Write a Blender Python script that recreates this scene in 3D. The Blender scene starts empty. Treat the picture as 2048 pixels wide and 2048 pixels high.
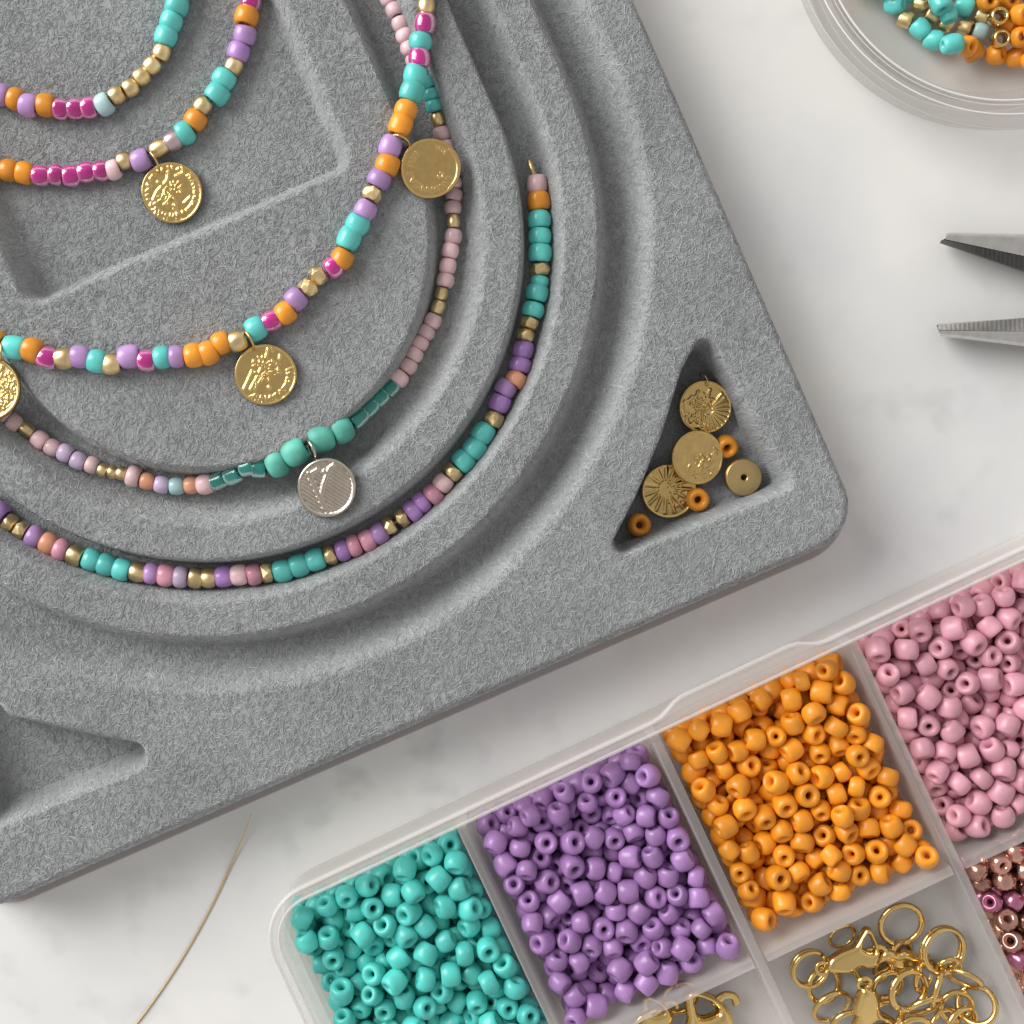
import bpy, bmesh, math, random
import numpy as np
from mathutils import Vector, Matrix, Quaternion, Euler

random.seed(7)
RNG = np.random.default_rng(11)
U = 0.001                      # everything below is written in millimetres

# ------------------------------------------------------------------ camera, light, exposure
SC = bpy.context.scene
COL = SC.collection
PXMM = 15.0                    # photograph pixels per millimetre on the tray's top face
TOP = 11.0                     # height of the tray's top face
DIST = 180.0                   # camera height above that face
NX, NY = 900.0, 950.0          # the point of the photograph straight below the lens
CAMZ = TOP + DIST

cd = bpy.data.cameras.new('camera')
cam = bpy.data.objects.new('camera', cd); COL.objects.link(cam)
cam.location = (0, 0, CAMZ * U)
cam.rotation_euler = (0, 0, 0)
cd.sensor_fit = 'HORIZONTAL'; cd.sensor_width = 36.0
cd.lens = 36.0 * DIST / (2048 / PXMM)
cd.shift_x = (1024 - NX) / 2048
cd.shift_y = -(1024 - NY) / 2048
cd.clip_start = 0.005; cd.clip_end = 20.0
SC.camera = cam

world = bpy.data.worlds.new('World'); SC.world = world; world.use_nodes = True
bg = world.node_tree.nodes['Background']
bg.inputs[1].default_value = 1.08
_nt = world.node_tree
_tc = _nt.nodes.new('ShaderNodeTexCoord'); _sx = _nt.nodes.new('ShaderNodeSeparateXYZ'); _cr = _nt.nodes.new('ShaderNodeValToRGB')
_nt.links.new(_tc.outputs['Generated'], _sx.inputs[0]); _nt.links.new(_sx.outputs['Z'], _cr.inputs[0]); _nt.links.new(_cr.outputs[0], bg.inputs[0])
_e = _cr.color_ramp.elements                       # a plain room: walls lighter than the ceiling
_e[0].position = 0.0; _e[0].color = (0.30, 0.285, 0.27, 1)
_e[1].position = 1.0; _e[1].color = (0.36, 0.35, 0.335, 1)
_m = _cr.color_ramp.elements.new(0.35); _m.color = (0.62, 0.60, 0.575, 1)
_m = _cr.color_ramp.elements.new(0.75); _m.color = (0.48, 0.465, 0.45, 1)

def area(name, loc, target, sx, sy, watts, color):
    l = bpy.data.lights.new(name, 'AREA'); l.shape = 'RECTANGLE'; l.size = sx; l.size_y = sy
    l.energy = watts; l.color = color
    o = bpy.data.objects.new(name, l); COL.objects.link(o)
    o.location = loc
    o.rotation_euler = (Vector(target) - Vector(loc)).to_track_quat('-Z', 'Y').to_euler()
    return o
area('window_light', (-0.80, 0.47, 0.53), (0, 0, 0), 0.66, 0.84, 15.0, (1.0, 0.99, 0.965))

SC.view_settings.view_transform = 'Standard'
SC.view_settings.look = 'None'
SC.view_settings.exposure = 0.0
SC.view_settings.gamma = 1.0
SC.cycles.use_denoising = True
SC.cycles.max_bounces = 10
SC.cycles.transparent_max_bounces = 24
SC.cycles.transmission_bounces = 10
SC.cycles.caustics_reflective = False
SC.cycles.caustics_refractive = False
SC.cycles.sample_clamp_indirect = 6.0

# ------------------------------------------------------------------ helpers
def at(px, py, z):
    k = (CAMZ - z) / DIST / PXMM
    return Vector(((px - NX) * k, -(py - NY) * k, z))

def Z(ox, oy, pts, s=512 / 1932):
    return [(c, ox + x * s, oy + y * s) for (c, x, y) in pts]

def mesh(name, verts, faces, smooth=True):
    me = bpy.data.meshes.new(name)
    me.from_pydata([tuple(v) for v in (np.asarray(verts, float) * U)], [], faces)
    me.polygons.foreach_set('use_smooth', [smooth] * len(me.polygons))
    me.update()
    return me

def obj(name, me, m=None, parent=None, loc=None, rot=None):
    if m is not None and not me.materials:
        me.materials.append(m)
    o = bpy.data.objects.new(name, me); COL.objects.link(o)
    if parent is not None:
        o.parent = parent
        base = parent.location
    else:
        base = Vector((0, 0, 0))
    if loc is not None:
        o.location = Vector(loc) * U - base
    if rot is not None:
        o.rotation_mode = 'QUATERNION'; o.rotation_quaternion = rot
    return o

def thing(name, label, cat, loc, group=None):
    o = bpy.data.objects.new(name, None); COL.objects.link(o)
    o.empty_display_size = 0.002
    o.location = Vector(loc) * U
    return tag(o, label, cat, group)

def tag(o, label, cat, group=None):
    o['label'] = label; o['category'] = cat
    if group: o['group'] = group
    return o

def lathe(profile, seg, closed=False):
    p = np.asarray(profile, float); n = len(p)
    a = np.arange(seg) * 2 * math.pi / seg
    v = np.stack([np.outer(p[:, 0], np.cos(a)), np.outer(p[:, 0], np.sin(a)), np.outer(p[:, 1], np.ones(seg))], -1).reshape(-1, 3)
    f = []
    for i in range(n if closed else n - 1):
        j = (i + 1) % n
        for k in range(seg):
            l = (k + 1) % seg
            f.append((i * seg + k, i * seg + l, j * seg + l, j * seg + k))
    return v, f

def tube(path, radii, seg=8):
    path = [Vector(p) for p in path]; n = len(path)
    v = []; f = []
    ref = Vector((0.13, 0.2, 1)).normalized()
    for i, p in enumerate(path):
        t = (path[min(i + 1, n - 1)] - path[max(i - 1, 0)]).normalized()
        s = t.cross(ref)
        if s.length < 1e-4: s = t.cross(Vector((1, 0, 0)))
        s.normalize(); w = s.cross(t)
        r = radii[i] if hasattr(radii, '__len__') else radii
        for k in range(seg):
            a = 2 * math.pi * k / seg
            v.append(p + s * (r * math.cos(a)) + w * (r * math.sin(a)))
    for i in range(n - 1):
        for k in range(seg):
            l = (k + 1) % seg
            f.append((i * seg + k, (i + 1) * seg + k, (i + 1) * seg + l, i * seg + l))
    f.append(tuple(range(seg))); f.append(tuple(reversed(range((n - 1) * seg, n * seg))))
    return v, f

def prism(poly, z0, z1, poly_top=None):
    poly_top = poly_top or poly; n = len(poly)
    v = [(x, y, z0) for x, y in poly] + [(x, y, z1) for x, y in poly_top]
    f = [tuple(reversed(range(n))), tuple(range(n, 2 * n))]
    f += [(i, (i + 1) % n, n + (i + 1) % n, n + i) for i in range(n)]
    return v, f

# ------------------------------------------------------------------ materials
def new_mat(name):
    m = bpy.data.materials.new(name); m.use_nodes = True
    nt = m.node_tree; b = nt.nodes['Principled BSDF']
    return m, nt, b

def node(nt, kind, **kw):
    n = nt.nodes.new(kind)
    for k, v in kw.items():
        if k in n.inputs: n.inputs[k].default_value = v
        else: setattr(n, k, v)
    return n

def bead_mat(name, color, rough=0.3, metallic=0.0, trans=0.0, coat=0.25, vary=0.15, ior=1.5, mottle=0.12, bump=0.05, scale=900):
    m, nt, b = new_mat(name)
    oi = node(nt, 'ShaderNodeObjectInfo')
    tc = node(nt, 'ShaderNodeTexCoord')
    nz = node(nt, 'ShaderNodeTexNoise', Scale=scale, Detail=3.0)
    nt.links.new(tc.outputs['Object'], nz.inputs['Vector'])
    hs = node(nt, 'ShaderNodeHueSaturation', Color=(*color, 1))
    mr = node(nt, 'ShaderNodeMapRange'); mr.inputs[3].default_value = 1 - vary; mr.inputs[4].default_value = 1 + vary
    nt.links.new(oi.outputs['Random'], mr.inputs[0])
    mr2 = node(nt, 'ShaderNodeMapRange'); mr2.inputs[1].default_value = 0.3; mr2.inputs[2].default_value = 0.7
    mr2.inputs[3].default_value = 1 - mottle; mr2.inputs[4].default_value = 1 + mottle
    nt.links.new(nz.outputs[0], mr2.inputs[0])
    mu = node(nt, 'ShaderNodeMath', operation='MULTIPLY')
    nt.links.new(mr.outputs[0], mu.inputs[0]); nt.links.new(mr2.outputs[0], mu.inputs[1])
    nt.links.new(mu.outputs[0], hs.inputs['Value'])
    nt.links.new(hs.outputs[0], b.inputs['Base Color'])
    b.inputs['Roughness'].default_value = rough; b.inputs['Metallic'].default_value = metallic
    b.inputs['Transmission Weight'].default_value = trans; b.inputs['IOR'].default_value = ior
    b.inputs['Coat Weight'].default_value = coat; b.inputs['Coat Roughness'].default_value = 0.18
    if bump:
        bp = node(nt, 'ShaderNodeBump', Strength=bump * 4, Distance=0.00005)
        nt.links.new(nz.outputs[0], bp.inputs['Height']); nt.links.new(bp.outputs[0], b.inputs['Normal'])
    return m

M = {}
M['turquoise'] = bead_mat('turquoise_glass', (0.12, 0.61, 0.57))
M['paleblue'] = bead_mat('pale_blue_glass', (0.42, 0.62, 0.63))
M['orange'] = bead_mat('orange_glass', (0.82, 0.31, 0.022))
M['lilac'] = bead_mat('lilac_glass', (0.46, 0.27, 0.56))
M['purple'] = bead_mat('purple_glass', (0.43, 0.23, 0.57))
M['pink'] = bead_mat('pale_pink_glass', (0.80, 0.54, 0.57), rough=0.38)
M['rose'] = bead_mat('rose_glass', (0.66, 0.30, 0.40))
M['peach'] = bead_mat('peach_glass', (0.78, 0.36, 0.22), rough=0.36)
M['palelilac'] = bead_mat('pale_lilac_glass', (0.58, 0.46, 0.64), rough=0.36)
M['palepink'] = bead_mat('off_pink_glass', (0.66, 0.47, 0.46), rough=0.38)
M['silverpink'] = bead_mat('silver_pink', (0.62, 0.48, 0.50), rough=0.3, metallic=0.7)
M['magenta'] = bead_mat('magenta_clear_glass', (0.86, 0.035, 0.42), rough=0.06, trans=0.5, coat=0.6, bump=0.0)
M['teal'] = bead_mat('teal_clear_glass', (0.015, 0.46, 0.40), rough=0.08, trans=0.6, coat=0.6, bump=0.0)
M['matteturq'] = bead_mat('matte_turquoise_stone', (0.11, 0.46, 0.37), rough=0.5, coat=0.0, mottle=0.2)
M['gold'] = bead_mat('gold_bead_metal', (0.88, 0.67, 0.36), rough=0.38, metallic=1.0, coat=0.0, mottle=0.25, bump=0.12)
M['boxpurple'] = bead_mat('purple_seed_glass', (0.35, 0.185, 0.43), rough=0.35, coat=0.15)
M['boxorange'] = bead_mat('orange_seed_glass', (0.80, 0.30, 0.018), rough=0.37, coat=0.15)
M['boxpink'] = bead_mat('dusty_pink_seed_glass', (0.65, 0.32, 0.39), rough=0.38, coat=0.15)
M['boxturq'] = bead_mat('turquoise_seed_glass', (0.085, 0.56, 0.51), rough=0.38, coat=0.15)
M['bronze'] = bead_mat('bronze_lustre_glass', (0.60, 0.33, 0.26), rough=0.2, metallic=0.85, vary=0.3)
M['bronzepink'] = bead_mat('pink_lustre_glass', (0.56, 0.20, 0.33), rough=0.22, metallic=0.75, vary=0.2)

def metal_mat(name, color, rough, bump=0.3, scale=500, mott=0.3):
    m, nt, b = new_mat(name)
    tc = node(nt, 'ShaderNodeTexCoord'); nz = node(nt, 'ShaderNodeTexNoise', Scale=scale, Detail=5.0)
    nt.links.new(tc.outputs['Object'], nz.inputs['Vector'])
    cr = node(nt, 'ShaderNodeMix', data_type='RGBA')
    cr.inputs[6].default_value = (*[c * (1 - mott) for c in color], 1); cr.inputs[7].default_value = (*color, 1)
    nt.links.new(nz.outputs[0], cr.inputs[0]); nt.links.new(cr.outputs[2], b.inputs['Base Color'])
    b.inputs['Metallic'].default_value = 1.0; b.inputs['Roughness'].default_value = rough
    bp = node(nt, 'ShaderNodeBump', Strength=bump, Distance=0.00004)
    nt.links.new(nz.outputs[0], bp.inputs['Height']); nt.links.new(bp.outputs[0], b.inputs['Normal'])
    return m
M['coin'] = metal_mat('gold_plated_coin', (0.86, 0.60, 0.24), 0.24, 0.5, 1400)
M['finding'] = metal_mat('polished_gold_finding', (0.86, 0.62, 0.25), 0.15, 0.1, 400, 0.12)
M['silver'] = metal_mat('aged_silver', (0.74, 0.66, 0.57), 0.22, 0.3, 1200)
M['steel'] = metal_mat('brushed_steel', (0.84, 0.83, 0.81), 0.34, 0.6, 900, 0.35)
M['darksteel'] = metal_mat('dark_steel', (0.13, 0.13, 0.13), 0.45, 0.8, 1500, 0.4)
M['wire'] = metal_mat('gold_wire', (0.90, 0.64, 0.30), 0.3, 0.1, 600, 0.2)

def plain(name, color, rough, **kw):
    m, nt, b = new_mat(name)
    b.inputs['Base Color'].default_value = (*color, 1); b.inputs['Roughness'].default_value = rough
    for k, v in kw.items(): b.inputs[k].default_value = v
    return m
M['cord'] = plain('pale_thread', (0.6, 0.55, 0.52), 0.6)

# flocked felt of the tray: fibre streaks in several directions as fine relief
def flock_mat(name, dark, light, fibres=False):
    m, nt, b = new_mat(name)
    b.inputs['Roughness'].default_value = 0.95
    b.inputs['Specular IOR Level'].default_value = 0.12
    b.inputs['Sheen Weight'].default_value = 0.35; b.inputs['Sheen Roughness'].default_value = 0.45
    mix = node(nt, 'ShaderNodeMix', data_type='RGBA')
    mix.inputs[6].default_value = (*dark, 1); mix.inputs[7].default_value = (*light, 1)
    if fibres:
        g = node(nt, 'ShaderNodeNewGeometry')
        nt.links.new(g.outputs['Random Per Island'], mix.inputs[0])
    else:
        tc = node(nt, 'ShaderNodeTexCoord')
        wv = node(nt, 'ShaderNodeTexNoise', Scale=260.0, Detail=2.0)
        nt.links.new(tc.outputs['Object'], wv.inputs['Vector'])
        add = node(nt, 'ShaderNodeVectorMath', operation='MULTIPLY_ADD')
        nt.links.new(wv.outputs['Color'], add.inputs[0]); add.inputs[1].default_value = (0.003,) * 3
        nt.links.new(tc.outputs['Object'], add.inputs[2])
        last = None
        for i in range(4):
            mp = node(nt, 'ShaderNodeMapping'); mp.inputs['Rotation'].default_value = (0, 0, math.radians(45 * i + 13))
            mp.inputs['Scale'].default_value = (5200, 900, 2500); mp.inputs['Location'].default_value = (i * 3.1, i, 0)
            nt.links.new(add.outputs[0], mp.inputs['Vector'])
            nz = node(nt, 'ShaderNodeTexNoise', Scale=1.0, Detail=1.0)
            nt.links.new(mp.outputs[0], nz.inputs['Vector'])
            if last is None: last = nz.outputs[0]
            else:
                mx = node(nt, 'ShaderNodeMath', operation='MAXIMUM')
                nt.links.new(last, mx.inputs[0]); nt.links.new(nz.outputs[0], mx.inputs[1]); last = mx.outputs[0]
        mr = node(nt, 'ShaderNodeMapRange'); mr.inputs[1].default_value = 0.5; mr.inputs[2].default_value = 0.78
        nt.links.new(last, mr.inputs[0]); nt.links.new(mr.outputs[0], mix.inputs[0])
        bp = node(nt, 'ShaderNodeBump', Strength=0.6, Distance=0.0001)
        nt.links.new(last, bp.inputs['Height']); nt.links.new(bp.outputs[0], b.inputs['Normal'])
    tc2 = node(nt, 'ShaderNodeTexCoord'); nap = node(nt, 'ShaderNodeTexNoise', Scale=75.0, Detail=4.0, Roughness=0.6)
    nt.links.new(tc2.outputs['Object'], nap.inputs['Vector'])
    mrn = node(nt, 'ShaderNodeMapRange'); mrn.inputs[1].default_value = 0.3; mrn.inputs[2].default_value = 0.7; mrn.inputs[3].default_value = 0.90; mrn.inputs[4].default_value = 1.10
    nt.links.new(nap.outputs[0], mrn.inputs[0])
    hv = node(nt, 'ShaderNodeHueSaturation'); nt.links.new(mix.outputs[2], hv.inputs['Color']); nt.links.new(mrn.outputs[0], hv.inputs['Value'])
    nt.links.new(hv.outputs[0], b.inputs['Base Color'])
    return m
M['flock'] = flock_mat('grey_flock', (0.255, 0.268, 0.273), (0.375, 0.391, 0.397))
M['fibre'] = flock_mat('grey_flock_fibre', (0.285, 0.299, 0.304), (0.465, 0.483, 0.490), True)
M['lip'] = plain('grey_plastic_edge', (0.40, 0.36, 0.37), 0.35)

# marble
def marble():
    m, nt, b = new_mat('white_marble')
    tc = node(nt, 'ShaderNodeTexCoord')
    n1 = node(nt, 'ShaderNodeTexNoise', Scale=22.0, Detail=4.0, Roughness=0.55)
    n2 = node(nt, 'ShaderNodeTexNoise', Scale=150.0, Detail=2.0, Roughness=0.5)
    n3 = node(nt, 'ShaderNodeTexNoise', Scale=9.0, Detail=5.0, Distortion=1.2)
    for n in (n1, n2, n3): nt.links.new(tc.outputs['Object'], n.inputs['Vector'])
    r1 = node(nt, 'ShaderNodeMapRange'); r1.inputs[1].default_value = 0.40; r1.inputs[2].default_value = 0.68
    nt.links.new(n1.outputs[0], r1.inputs[0])
    r2 = node(nt, 'ShaderNodeMapRange'); r2.inputs[1].default_value = 0.54; r2.inputs[2].default_value = 0.74
    nt.links.new(n2.outputs[0], r2.inputs[0])
    r3 = node(nt, 'ShaderNodeMapRange'); r3.inputs[1].default_value = 0.40; r3.inputs[2].default_value = 0.54
    nt.links.new(n3.outputs[0], r3.inputs[0])
    a = node(nt, 'ShaderNodeMix', data_type='RGBA'); a.inputs[6].default_value = (0.83, 0.82, 0.80, 1); a.inputs[7].default_value = (0.70, 0.71, 0.725, 1)
    nt.links.new(r1.outputs[0], a.inputs[0])
    c = node(nt, 'ShaderNodeMix', data_type='RGBA'); c.inputs[7].default_value = (0.40, 0.41, 0.42, 1)
    mu = node(nt, 'ShaderNodeMath', operation='MULTIPLY'); nt.links.new(r2.outputs[0], mu.inputs[0]); nt.links.new(r3.outputs[0], mu.inputs[1])
    mu2 = node(nt, 'ShaderNodeMath', operation='MULTIPLY'); nt.links.new(mu.outputs[0], mu2.inputs[0]); mu2.inputs[1].default_value = 0.42
    nt.links.new(a.outputs[2], c.inputs[6]); nt.links.new(mu2.outputs[0], c.inputs[0])
    nt.links.new(c.outputs[2], b.inputs['Base Color'])
    b.inputs['Roughness'].default_value = 0.45; b.inputs['Specular IOR Level'].default_value = 0.25
    return m
M['marble'] = marble()

def see_through(name, color, opacity, rough, edge=0.0, spec=0.5):
    """milky or clear plastic: part light passes straight on, part is scattered; more at grazing angles"""
    m, nt, b = new_mat(name)
    b.inputs['Base Color'].default_value = (*color, 1); b.inputs['Roughness'].default_value = rough
    b.inputs['Specular IOR Level'].default_value = spec
    tr = node(nt, 'ShaderNodeBsdfTransparent', Color=(0.965, 0.958, 0.95, 1))
    mx = node(nt, 'ShaderNodeMixShader')
    lw = node(nt, 'ShaderNodeLayerWeight', Blend=0.35)
    ma = node(nt, 'ShaderNodeMath', operation='MULTIPLY_ADD', use_clamp=True)
    nt.links.new(lw.outputs['Facing'], ma.inputs[0]); ma.inputs[1].default_value = edge; ma.inputs[2].default_value = opacity
    nt.links.new(ma.outputs[0], mx.inputs[0])
    nt.links.new(tr.outputs[0], mx.inputs[1]); nt.links.new(b.outputs[0], mx.inputs[2])
    nt.links.new(mx.outputs[0], nt.nodes['Material Output'].inputs['Surface'])
    return m
M['frosted'] = see_through('frosted_plastic', (0.93, 0.89, 0.875), 0.15, 0.30, 0.25)
M['frostrim'] = see_through('frosted_plastic_rim', (0.94, 0.91, 0.905), 0.26, 0.22, 0.25)
M['frostfloor'] = see_through('frosted_plastic_floor', (0.93, 0.90, 0.87), 0.45, 0.35, 0.1)
M['dishfloor'] = see_through('clear_dish_floor', (0.90, 0.87, 0.86), 0.04, 0.12, 0.06)
M['dishwall'] = see_through('clear_dish_wall', (0.46, 0.46, 0.45), 0.07, 0.05, 0.40, 0.9)
M['dishglint'] = see_through('dish_painted_glint', (0.95, 0.95, 0.94), 0.75, 0.1, 0.1, 0.9)  # milky white that paints the bright reflection lines of the clear dish

# ------------------------------------------------------------------ the table
v = [(-900, -900, 0), (900, -900, 0), (900, 900, 0), (-900, 900, 0)]
t = obj('tabletop', mesh('tabletop', v, [(0, 1, 2, 3)]), M['marble'])
t['kind'] = 'structure'; t['label'] = 'white marble tabletop with faint grey flecks'

# ------------------------------------------------------------------ the tray
TH = math.radians(23.5); CT, ST = math.cos(TH), math.sin(TH)
UC, VC = 402 * CT - 479 * ST, 402 * ST + 479 * CT                                     # centre of the concentric grooves, in photograph pixels along the tray's axes
def uv(px, py): return px * CT - py * ST, px * ST + py * CT
def uv_inv(u, v): return u * CT + v * ST, -u * ST + v * CT
NU, NV = uv(NX, NY)
def uv_to_xy(u, v):                                       # tray axes -> millimetres on the table
    x, y = uv_inv(u, v)
    return (x - NX) / PXMM, -(y - NY) / PXMM

def sstep(x, a, b):
    t = np.clip((x - a) / (b - a), 0, 1); return t * t * (3 - 2 * t)

def sd_poly(u, v, poly):
    d = np.full(u.shape, 1e18); inside = np.zeros(u.shape, bool)
    n = len(poly)
    for i in range(n):
        ax, ay = poly[i]; bx, by = poly[(i + 1) % n]
        ex, ey = bx - ax, by - ay; wx, wy = u - ax, v - ay
        t = np.clip((wx * ex + wy * ey) / (ex * ex + ey * ey), 0, 1)
        d = np.minimum(d, (wx - ex * t) ** 2 + (wy - ey * t) ** 2)
        c = ((ay > v) != (by > v)) & (u < (bx - ax) * (v - ay) / ((by - ay) if by != ay else 1e-9) + ax)
        inside ^= c
    d = np.sqrt(d)
    return np.where(inside, -d, d)

def sd_rrect(u, v, u0, u1, v0, v1, r):
    cx, cy = (u0 + u1) / 2, (v0 + v1) / 2; hx, hy = (u1 - u0) / 2 - r, (v1 - v0) / 2 - r
    qx, qy = np.abs(u - cx) - hx, np.abs(v - cy) - hy
    return np.hypot(np.maximum(qx, 0), np.maximum(qy, 0)) + np.minimum(np.maximum(qx, qy), 0) - r

U1, V1 = 1171.0, 1667.0; U0, V0 = 2 * UC - U1, -640.0
TRI = [uv(*p) for p in ((1409, 701), (1563, 962), (1250, 1085), (1300, 985), (1345, 875), (1385, 745))]
TRI2 = [uv(*p) for p in ((262, 1513), (0, 1458), (-90, 1352), (-20, 1628))]

def tray_h(u, v):
    u = np.asarray(u, float); v = np.asarray(v, float)
    du, dv = u - UC, v - VC
    r = np.where(dv > 0, np.hypot(du, dv), np.abs(du))
    z = np.full(u.shape, TOP)
    def groove(ri, ro, w_in, w_out, depth):
        return depth * np.minimum(sstep(r, ri - 4, ri + w_in), sstep(-r, -ro - 6, -ro + w_out))
    z = z - groove(456, 570, 22, 46, 5.2)
    z = z - groove(642, 724, 13, 26, 5.6)
    z = z - groove(794, 906, 30, 58, 5.2)
    d = sd_rrect(u, v, -194, 518, -900, 586, 40)
    z = z - 4.8 * sstep(-d, -7, 27)
    for T, dep, rad, wall in ((TRI, 8.8, 20, 15), (TRI2, 6.6, 30, 30)):
        d = sd_poly(u, v, T) - rad
        z = z - dep * sstep(-d, -6, wall)
    d = sd_rrect(u, v, U0, U1, V0, V1, 98)
    z = z - (TOP - 1.2) * (0.22 * sstep(d, -24, 1) ** 2 + 0.78 * sstep(d, -5, 17))
    z = z + 0.10 * np.sin(u * 0.021 + 1) * np.sin(v * 0.017) * (d < -20)
    return z

tray = thing('bead_board', 'grey flocked bead design board with curved channels holding bead strands', 'tray', (*uv_to_xy(UC, VC), 0))
gu = np.arange(U0 - 16, U1 + 17, 5.2); gv = np.arange(V0 - 16, V1 + 17, 5.2)
GU, GV = np.meshgrid(gu, gv, indexing='ij')
GH = tray_h(GU, GV)
GX, GY = uv_to_xy(GU, GV)
nu, nv = GU.shape
idx = np.arange(nu * nv).reshape(nu, nv)
quads = np.stack([idx[:-1, :-1], idx[:-1, 1:], idx[1:, 1:], idx[1:, :-1]], -1).reshape(-1, 4)
keep = (sd_rrect(GU, GV, U0 - 16, U1 + 16, V0 - 16, V1 + 16, 112) < 6).ravel()[quads].all(1)
quads = quads[keep]
loc0 = np.array(tray.location) / U
def big_mesh(name, co, quads):
    me = bpy.data.meshes.new(name)
    me.vertices.add(len(co)); me.vertices.foreach_set('co', (np.asarray(co) * U).astype(np.float32).ravel())
    me.loops.add(len(quads) * 4); me.loops.foreach_set('vertex_index', quads.astype(np.int32).ravel())
    me.polygons.add(len(quads)); me.polygons.foreach_set('loop_start', np.arange(len(quads), dtype=np.int32) * 4)
    me.polygons.foreach_set('loop_total', np.full(len(quads), 4, np.int32))
    me.polygons.foreach_set('use_smooth', np.ones(len(quads), bool))
    me.update(calc_edges=True); me.validate()
    return me
co = np.stack([GX, GY, GH], -1).reshape(-1, 3) - loc0
b = co[quads].astype(float)
n = np.cross(b[:, 1] - b[:, 0], b[:, 2] - b[:, 0])
if n[:, 2].mean() < 0: quads = quads[:, ::-1]
obj('flocked_top', big_mesh('flocked_top', co, quads), M['flock'], tray)

# loose fibres of the flocking: short curled hairs lying on the surface
def fibres(nf):
    px = RNG.uniform(-60, 1760, nf * 2); py = RNG.uniform(-60, 1900, nf * 2)
    u, v = uv(px, py)
    ok = sd_rrect(u, v, U0, U1, V0, V1, 98) < -2
    u, v = u[ok][:nf], v[ok][:nf]; nf = len(u)
    ang = RNG.uniform(0, 2 * math.pi, nf); curl = RNG.normal(0, 1.3, nf); L = RNG.uniform(9, 26, nf); W = RNG.uniform(0.5, 0.95, nf)
    lift = RNG.uniform(0.0, 0.12, nf)
    lint = RNG.choice(np.nonzero(sd_rrect(u, v, U0, U1, V0, V1, 98) < -95)[0], 160, replace=False); L[lint] = RNG.uniform(30, 75, 160); lift[lint] = RNG.uniform(0.15, 0.4, 160)
    S = 5; vs = np.zeros((nf, S, 3, 3))
    cu, cv = u.copy(), v.copy()
    for s in range(S):
        a = ang + curl * (s / (S - 1) - 0.5) * 2
        if s: cu = cu + np.cos(a) * L / (S - 1); cv = cv + np.sin(a) * L / (S - 1)
        h = tray_h(cu, cv)
        arch = math.sin(math.pi * s / (S - 1))
        zz = h + lift * arch + 0.015
        wd = W * (0.55 + 0.45 * arch)
        for k, off in enumerate((-1, 0, 1)):
            x, y = uv_to_xy(cu - np.sin(a) * wd * off, cv + np.cos(a) * wd * off)
            vs[:, s, k, 0] = x; vs[:, s, k, 1] = y
            vs[:, s, k, 2] = zz + (0.04 if off == 0 else -0.02)
    base = np.arange(nf)[:, None] * (S * 3)
    q = []
    for s in range(S - 1):
        for k in range(2):
            q.append(base + np.array([[s * 3 + k, (s + 1) * 3 + k, (s + 1) * 3 + k + 1, s * 3 + k + 1]]))
    q = np.stack(q, 1).reshape(-1, 4)
    return vs.reshape(-1, 3), q
fc, fq = fibres(84000)
fo = obj('flock_fibre', big_mesh('flock_fibre', fc - loc0, fq), M['fibre'], tray)
fo['kind'] = 'stuff'

# thin plastic lip round the foot of the tray
def rr_outline(u0, u1, v0, v1, r, n=10):
    pts = []
    for cx, cy, a0 in ((u1 - r, v1 - r, 0), (u0 + r, v1 - r, 90), (u0 + r, v0 + r, 180), (u1 - r, v0 + r, 270)):
        for k in range(n + 1):
            a = math.radians(a0 + 90 * k / n); pts.append((cx + r * math.cos(a), cy + r * math.sin(a)))
    return pts
e = 33
ol = [uv_to_xy(*p) for p in rr_outline(U0 - e, U1 + e, V0 - e, V1 + e, 126)][::-1]
ol2 = [uv_to_xy(*p) for p in rr_outline(U0 - e + 5, U1 + e - 5, V0 - e + 5, V1 + e - 5, 122)][::-1]
v, f = prism(ol, 0.0, 1.15, ol2)
obj('base_lip', mesh('base_lip', np.array(v) - loc0, f, False), M['lip'], tray)

def tray_z(px, py):
    u, v = uv(px, py)
    return float(tray_h(np.array([u]), np.array([v]))[0])
def on_tray(px, py, lift, zmin=None):
    """the point under a photograph pixel, `lift` above the tray surface"""
    z = TOP
    for _ in range(4):
        p = at(px, py, z)
        h = tray_z(NX + p.x * PXMM, NY - p.y * PXMM)
        if zmin is not None: h = max(h, zmin)
        z = h + lift
    return at(px, py, z)

# ------------------------------------------------------------------ bead shapes
def bead_shape(R, hh, hole, n=2.5, seg=22, ring=14, wob=0.0, seed=0, flat=False):
    mid, half = (R + hole) / 2, (R - hole) / 2
    prof = []
    for k in range(ring):
        a = 2 * math.pi * k / ring + 0.2
        c, s = math.cos(a), math.sin(a)
        prof.append((mid + half * math.copysign(abs(c) ** (2 / n), c), hh * math.copysign(abs(s) ** (2 / n), s)))
    v, f = lathe(prof, seg, True)
    if wob:
        rg = np.random.default_rng(seed)
        A = rg.normal(0, wob, (3, 3))
        x = v / R
        v = v + R * 0.5 * np.stack([A[0, 0] * x[:, 1] ** 2 + A[0, 1] * x[:, 2] ** 2 + A[0, 2] * x[:, 0] * x[:, 2],
                                    A[1, 0] * x[:, 0] ** 2 + A[1, 1] * x[:, 2] ** 2 + A[1, 2] * x[:, 1] * x[:, 2],
                                    A[2, 0] * x[:, 0] ** 2 + A[2, 1] * x[:, 1] ** 2 + A[2, 2] * x[:, 0] * x[:, 1]], -1)
    f = [tuple(reversed(q)) for q in f]
    return v, f

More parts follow.
